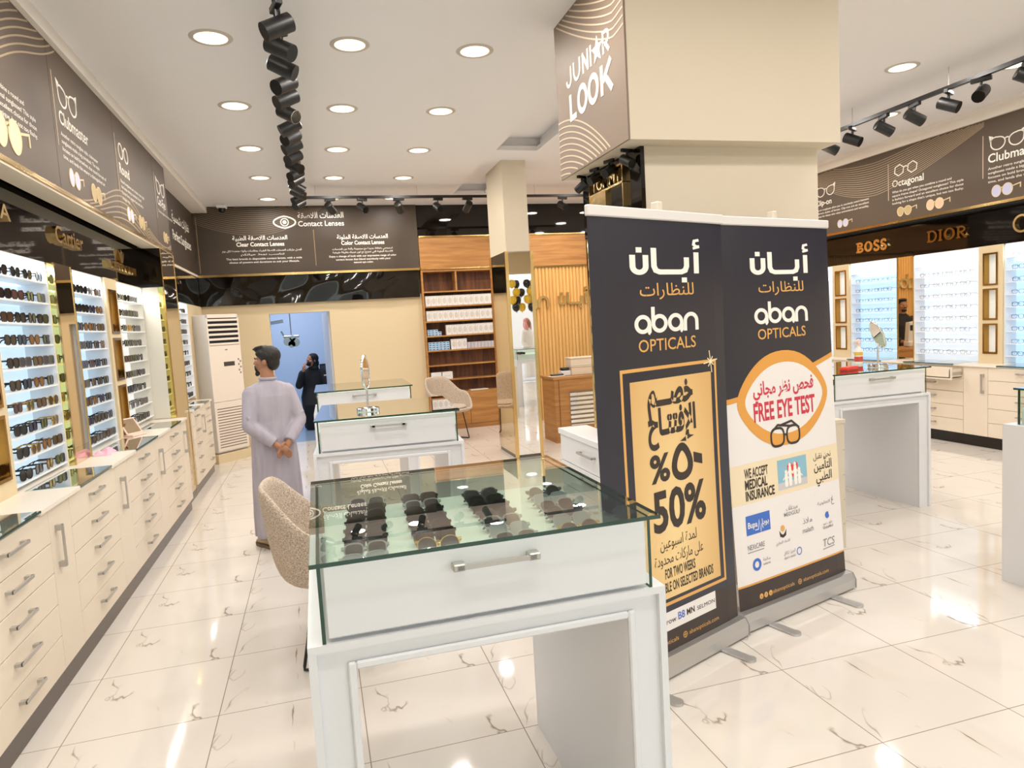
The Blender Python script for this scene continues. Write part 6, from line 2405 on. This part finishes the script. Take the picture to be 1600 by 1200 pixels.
def man():
    t = thing('person', 'man in a pale grey ankle-length robe seen from behind, hands clasped at his back', 'person', (-.40, 5.85, 0), math.radians(180 + 26))
    M0 = MTX[t.name].to_3x3()
    B = MB()
    # local frame: faces -Y; his right hand is at -X
    s = .925
    P = lambda x, y, z: (x * s, y * s, z * s)
    robe_rings(B, [(z * s, a * s, b * s, 0, .012 * s, 0) for z, a, b in ((.86, .13, .09), (.95, .14, .095), (1.12, .125, .085), (1.25, .14, .09), (1.36, .15, .075), (1.42, .09, .055))], 32)
    limb(B, [P(0, .012, 1.42), P(0, .0, 1.55)], [.062 * s, .056 * s], 16)
    limb(B, [P(-.15, .012, 1.365), P(.15, .012, 1.365)], [.04 * s, .04 * s], 12)
    W_ = {}
    for sg in (-1, 1):
        limb(B, [P(sg * .09, .01, .95), P(sg * .10, .0, .52), P(sg * .10, .02, .10)], [.085 * s, .056 * s, .040 * s], 14)
        sh, el, wr = (sg * .155, .012, 1.345), (sg * .222, .085, 1.10), (sg * .055 - .0, .195, .925)
        limb(B, [P(*sh), P(*el)], [.045 * s, .040 * s], 12)
        limb(B, [P(*el), P(*wr)], [.038 * s, .028 * s], 12)
        limb(B, [P(sg * .10, .03, .06), P(sg * .10, -.09, .05)], [.035 * s, .030 * s], 10)
    # head turned to his left (local +X) a good way
    Mh = Matrix.Rotation(math.radians(44), 3, 'Z') @ Matrix.Rotation(math.radians(-4), 3, 'X')
    hc = Vector(P(-.01, -.005, 1.635))
    T = head_shapes(B, hc, 1.0 * s, Mh)
    # clasped hands
    d1 = Vector((.95, .18, -.45))
    hand(B, P(-.058, .20, .915), (.80, .22, -.50), (.1, .6, -.3), (.3, .3, .8), s, .35)
    hand(B, P(.055, .215, .918), (-.72, .28, -.62), (-.1, -.5, -.3), (-.3, .3, .8), s, .55)
    o = fuse(B, 'body', SKIN, t, .0058, 3)
    MTX[o.name] = MTX[t.name]
    # robe
    G = MB()
    L = [(.105, .203, .152, -.0, .01, .10), (.30, .198, .150, 0, .012, .12), (.55, .193, .144, 0, .015, .105), (.80, .187, .138, 0, .02, .07), (.98, .182, .134, 0, .02, .026), (1.12, .176, .124, 0, .01, .012),
         (1.25, .182, .122, 0, .008, .004), (1.33, .192, .112, 0, .010, .002), (1.385, .194, .092, 0, .012, 0), (1.422, .165, .080, 0, .012, 0), (1.448, .105, .070, 0, .012, 0), (1.455, .068, .064, 0, .012, 0), (1.475, .060, .060, 0, .010, 0)]
    robe_rings(G, [(z * s, a * s, b * s, ox * s, oy * s, fd) for z, a, b, ox, oy, fd in L], 96, 9, .6)
    for sg in (-1, 1):
        sh, el, wr = (sg * .158, .012, 1.362), (sg * .222, .085, 1.095), (sg * .066, .190, .935)
        mid = tuple((a + b) / 2 for a, b in zip(el, wr))
        limb(G, [P(*sh), P((sh[0] + el[0]) / 2, .05, 1.24), P(*el)], [.072 * s, .066 * s, .062 * s], 16)
        G.tube([P(*el), P(mid[0], mid[1], mid[2]), P(*wr)], [.062 * s, .056 * s, .047 * s], 16)
        limb(G, [P(*el), P(*mid)], [.060 * s, .054 * s], 14)
        # creases at the elbow
        for k in range(3):
            limb(G, [P(el[0] - sg * .05, el[1] + .03, el[2] + .06 - k * .035), P(el[0] + sg * .03, el[1] + .045, el[2] + .075 - k * .045)], [.010 * s, .008 * s], 6)
    # back pleats and yoke fold
    for x, z0, z1, r in ((.02, 1.27, .62, .010), (-.05, .92, .20, .014), (.08, .95, .18, .013), (-.11, .80, .15, .014), (.13, .75, .15, .013), (.005, .80, .14, .012)):
        yb = lambda z: .118 + .02 * (1.27 - z)
        limb(G, [P(x, yb(z0) , z0), P(x * 1.1, yb((z0 + z1) / 2) + .004, (z0 + z1) / 2), P(x * 1.2, yb(z1) - .004, z1)], [r * s * .5, r * s, r * s * .8], 8)
    o = fuse(G, 'robe', M_ROBE, t, .0075, 4)
    mb = MB().tube([P(.062 * math.cos(a), .010 + .062 * math.sin(a), 1.482 - .004 * math.sin(a)) for a in [2 * PI * k / 28 for k in range(28)]], .014 * s, 10, closed=True)
    part('collar', mb, MATS['grey_robe'], t, True, True)
    # hair, beard, eyes (local coordinates)
    H = MB()
    Th = lambda x, y, z: hc + Mh @ (Vector((x, y, z)) * s)
    ell(H, Th(0, .026, .046), [.090 * s, .098 * s, .086 * s], 24, Mh)
    ell(H, Th(0, .060, -.015), [.072 * s, .052 * s, .072 * s], 20, Mh)
    ell(H, Th(0, -.020, .085), [.070 * s, .066 * s, .040 * s], 20, Mh)
    ell(H, Th(0, -.062, .086), [.060 * s, .034 * s, .030 * s], 16, Mh)
    for sg in (-1, 1):
        ell(H, Th(sg * .066, -.030, .060), [.022 * s, .040 * s, .034 * s], 12, Mh)
    for sg in (-1, 1):
        ell(H, Th(sg * .068, .004, .030), [.020 * s, .032 * s, .045 * s], 12, Mh)
    for k in range(9):
        a = -1.2 + k * .3
        limb(H, [Th(.05 * math.sin(a), -.02, .118), Th(.064 * math.sin(a), -.066, .108), Th(.066 * math.sin(a) + .006, -.090, .088 + .004 * (k % 3))], [.016 * s, .013 * s, .006 * s], 8)
    # keep the face clear: the cap stops above the brow
    part_o = fuse(H, 'hair', HAIRM, t, .006, 2)
    Bd = MB()
    ell(Bd, Th(0, -.070, -.100), [.026 * s, .030 * s, .028 * s], 14, Mh)
    ell(Bd, Th(0, -.084, -.118), [.016 * s, .020 * s, .024 * s], 12, Mh)
    for sg in (-1, 1):
        limb(Bd, [Th(sg * .018, -.096, -.046), Th(sg * .030, -.090, -.060), Th(sg * .030, -.082, -.085)], [.006 * s, .006 * s, .010 * s], 8)
    fuse(Bd, 'beard', HAIRM, t, .005, 2)
    for sg in (-1, 1):
        mb = ell(MB(), Th(sg * .030, -.0735, .000), [.0125 * s, .010 * s, .009 * s], 12, Mh)
        e = part('eye', mb, mat('eye_white', (226, 222, 216), .3), t, True, True)
        mb = ell(MB(), Th(sg * .030, -.0805, .000), [.0062 * s, .004 * s, .0062 * s], 10, Mh)
        part('iris', mb, mat('dark_iris', (36, 24, 18), .2), e, True, True)
        mb = MB().tube([Th(sg * .016, -.094, .016), Th(sg * .034, -.092, .022), Th(sg * .050, -.080, .016)], .0045 * s, 6)
        part('eyebrow', mb, HAIRM, t, True, True)
    for sg in (-1, 1):
        shoe_local(t, P(sg * .105, .0, 0), .12 * sg, s)


def shoe_local(t, c, rz, s):
    sv = MTX[t.name]
    MTX[t.name] = Matrix.Identity(4)
    try:
        shoe(t, c, rz, mat('beige_trainer', (176, 158, 130), .7), mat('brown_sole', (112, 92, 72), .7), s * 1.05)
    finally:
        MTX[t.name] = sv


man()


def draped(label, loc, rz, levels, arms, headc, Mh, cloth, s, skin=SKIN, hood=None, scarf=None, voxel=.01, folds=8, face=True, hairtop=False):
    """a simpler robed figure: body skin as one mesh, garment and headwear as children"""
    t = thing('person', label, 'person', loc, rz)
    P = lambda x, y, z: (x * s, y * s, z * s)
    B = MB()
    zt = headc[2]
    limb(B, [P(headc[0], headc[1] + .02, zt - .55), P(headc[0], headc[1] + .02, zt - .30)], [.085 * s, .075 * s], 14)
    limb(B, [P(headc[0], headc[1] + .02, zt - .3), P(headc[0], headc[1] + .012, zt - .06)], [.07 * s, .055 * s], 12)
    for sh, el, wr, dv, nv, sv in arms:
        limb(B, [P(headc[0], headc[1] + .02, zt - .25), P(*sh)], [.06 * s, .05 * s], 10)
        limb(B, [P(*sh), P(*el)], [.05 * s, .042 * s], 10)
        limb(B, [P(*el), P(*wr)], [.042 * s, .028 * s], 10)
        hand(B, P(*wr), dv, nv, sv, s, .45)
    hc = Vector(P(*headc))
    T = head_shapes(B, hc, s, Mh)
    fuse(B, 'body', skin, t, .0075, 2)
    G = MB()
    robe_rings(G, [(z * s, a * s, b * s, ox * s, oy * s, fd) for z, a, b, ox, oy, fd in levels], 64, folds, 1.3)
    for sh, el, wr, *_ in arms:
        w2 = tuple(e + (w - e) * .86 for e, w in zip(el, wr))
        limb(G, [P(*sh), P(*el)], [.078 * s, .068 * s], 12)
        limb(G, [P(*el), P(*w2)], [.066 * s, .046 * s], 12)
    fuse(G, 'robe', cloth, t, voxel, 4)
    if face:
        for sg in (-1, 1):
            e = part('eye', ell(MB(), hc + Mh @ (Vector((sg * .030, -.0745, 0)) * s), [.0125 * s, .010 * s, .009 * s], 10, Mh), mat('eye_white', (226, 222, 216), .3), t, True, True)
            part('iris', ell(MB(), hc + Mh @ (Vector((sg * .030, -.0822, 0)) * s), [.006 * s, .004 * s, .006 * s], 8, Mh), mat('dark_iris', (36, 24, 18), .2), e, True, True)
    if hood:
        H = MB()
        for c, r in hood[0]:
            ell(H, hc + Mh @ (Vector(c) * s), [q * s for q in r], 20, Mh)
        fuse(H, hood[2], hood[1], t, .009, 3)
    return t, hc, P


I3 = Matrix.Identity(3)
M_ABAYA = mat('black_cloth', (14, 14, 16), .8)
# seated woman in the testing room, head turned to the left, hand raised to her face
Mw = Matrix.Rotation(math.radians(-55), 3, 'Z')
draped('seated woman in a black gown and headscarf in the testing room doorway', (-.10, 12.9, 0), 0,
       [(.02, .20, .24, 0, -.04, .05), (.25, .21, .25, 0, -.04, .05), (.45, .22, .25, 0, -.03, .03), (.58, .23, .20, 0, .0, .02), (.75, .19, .15, 0, .05, .01), (.95, .19, .125, 0, .06, .005), (1.04, .17, .10, 0, .06, 0),
        (1.09, .09, .08, 0, .055, 0), (1.12, .06, .06, 0, .05, 0)],
       [((-.17, .05, 1.0), (-.25, -.08, .80), (-.155, -.13, 1.06), (.2, .1, .95), (.6, .5, -.1), (.6, -.6, 0)), ((.17, .05, 1.0), (.24, -.05, .76), (.10, -.2, .62), (-.3, -.9, -.1), (0, 0, -1), (-1, 0, 0))],
       (0, .03, 1.235), Mw, M_ABAYA, 1.0, hood=([((0, .035, .035), (.094, .100, .095)), ((0, .05, -.06), (.085, .085, .10)), ((0, .03, -.15), (.10, .09, .07)), ((0, -.070, -.055), (.056, .046, .050))], M_ABAYA, 'headscarf'))
# assistant standing behind the reception desk (seen in the right-wall mirror)
t, hc, P = draped('assistant in black standing behind the reception desk, seen in the right-wall mirror', (4.66, 9.82, 0), math.radians(18),
       [(.04, .13, .10, 0, 0, .01), (.5, .15, .11, 0, 0, .01), (.92, .17, .12, 0, 0, .01), (1.05, .16, .115, 0, 0, .005), (1.25, .19, .12, 0, 0, 0), (1.36, .19, .10, 0, .01, 0), (1.42, .11, .075, 0, .01, 0), (1.46, .062, .062, 0, .01, 0)],
       [((-.18, .01, 1.34), (-.24, -.06, 1.08), (-.15, -.27, .98), (.2, -.95, -.05), (0, 0, -1), (1, 0, 0)), ((.18, .01, 1.34), (.24, -.06, 1.08), (.15, -.27, .98), (-.2, -.95, -.05), (0, 0, -1), (-1, 0, 0))],
       (0, -.01, 1.60), I3, mat('black_uniform', (30, 29, 31), .8), 1.0)
H = MB()
ell(H, hc + Vector((0, .022, .045)), [.084, .092, .078], 20)
ell(H, hc + Vector((0, .055, -.01)), [.070, .05, .065], 16)
ell(H, hc + Vector((0, -.035, .092)), [.062, .055, .032], 14)
fuse(H, 'hair', HAIRM, t, .007, 2)
Bd = MB()
ell(Bd, hc + Vector((0, -.062, -.088)), [.046, .034, .032], 14)
limb(Bd, [hc + Vector((-.03, -.09, -.05)), hc + Vector((0, -.097, -.045)), hc + Vector((.03, -.09, -.05))], [.006, .008, .006], 8)
fuse(Bd, 'beard', HAIRM, t, .006, 2)
# passer-by outside the shop front, mirrored in the column
M_SHEM = mat('red_check_scarf', (196, 92, 86), .8)
N_, L_, B_ = nodes(M_SHEM)
ck = N_.new('ShaderNodeTexChecker')
ck.inputs['Scale'].default_value = 60
ck.inputs[1].default_value = srgb(206, 84, 80)
ck.inputs[2].default_value = srgb(236, 206, 200)
tc = N_.new('ShaderNodeTexCoord')
L_.new(tc.outputs['Object'], ck.inputs[0])
L_.new(ck.outputs[0], B_.inputs['Base Color'])
draped('man in a white robe and red checked headscarf outside, mirrored in the column', (5.95, -2.95, 0), math.radians(140),
       [(.08, .21, .15, 0, 0, .04), (.5, .20, .145, 0, 0, .04), (.95, .19, .135, 0, 0, .015), (1.25, .20, .125, 0, 0, .005), (1.38, .19, .10, 0, .01, 0), (1.44, .11, .075, 0, .01, 0), (1.48, .062, .062, 0, .01, 0)],
       [((-.18, .01, 1.36), (-.25, .02, 1.08), (-.22, -.12, .88), (.1, -.4, -.9), (.6, -.3, 0), (0, -1, 0)), ((.18, .01, 1.36), (.25, .02, 1.08), (.22, -.12, .88), (-.1, -.4, -.9), (-.6, -.3, 0), (0, -1, 0))],
       (0, -.01, 1.63), I3, mat('white_robe', (236, 234, 230), .8), 1.03, hood=([((0, .035, .045), (.094, .100, .09)), ((0, .06, -.08), (.12, .075, .13)), ((-.09, .0, -.14), (.04, .07, .16)), ((.09, .0, -.14), (.04, .07, .16))], M_SHEM, 'headscarf'))


# ================================================================== balloons at the entrance (seen in the column mirror)
def make_balloon(m):
    t = thing('balloon', 'x', 'balloon')
    pr = [(.012, -.012), (.035, .004), (.075, .03), (.098, .075), (.106, .125), (.098, .175), (.08, .215), (.035, .236), (.002, .24)]
    part('skin', MB().lathe(pr, n=20), m, t, True, True)
    part('knot', MB().lathe([(.004, -.035), (.018, -.03), (.008, -.015)], n=10), m, t, True, True)
    return t


BY, BK = make_balloon(mat('yellow_balloon', (232, 190, 44), .25)), make_balloon(mat('black_balloon', (30, 26, 25), .2))
used_b = [True, True]
RB = random.Random(5)
arch = []
for r in range(4):
    for c in range(5):
        arch.append((5.15 + c * .225 + (r % 2) * .12 + RB.uniform(-.012, .012), FRONT + .35 + .22 * ((r + c) % 2), 1.98 + r * .215 + RB.uniform(-.012, .012)))
for k, (x, y, z) in enumerate(arch):
    b = (0, 1, 0, 1, 1, 0, 1, 0, 0, 1, 1, 0, 1, 0, 0, 0, 1, 1, 0, 1)[k]
    place((BY, BK)[b], used_b[b], (x, y, z), (RB.uniform(-.15, .15), RB.uniform(-.15, .15), RB.uniform(0, 6)),
          '%s balloon of the entrance garland reflected in the slim column mirror' % ('yellow' if b == 0 else 'black'), '%s balloons of the entrance garland' % ('yellow' if b == 0 else 'black'))
    used_b[b] = False
solo('kerb_wall', MB().box(-6, FRONT - 12.4, -.1, 14, FRONT - 12, 3.2), mat('pale_facade', (206, 202, 196), .8), kind='structure')

# drop prototypes nothing was made of
for o in list(bpy.data.objects):
    if o.parent is None and o.get('label') == 'x':
        for c in list(kids(o)):
            for g in list(kids(c)):
                bpy.data.objects.remove(g)
            bpy.data.objects.remove(c)
        bpy.data.objects.remove(o)
# lamps belong to the room: keep their names plain
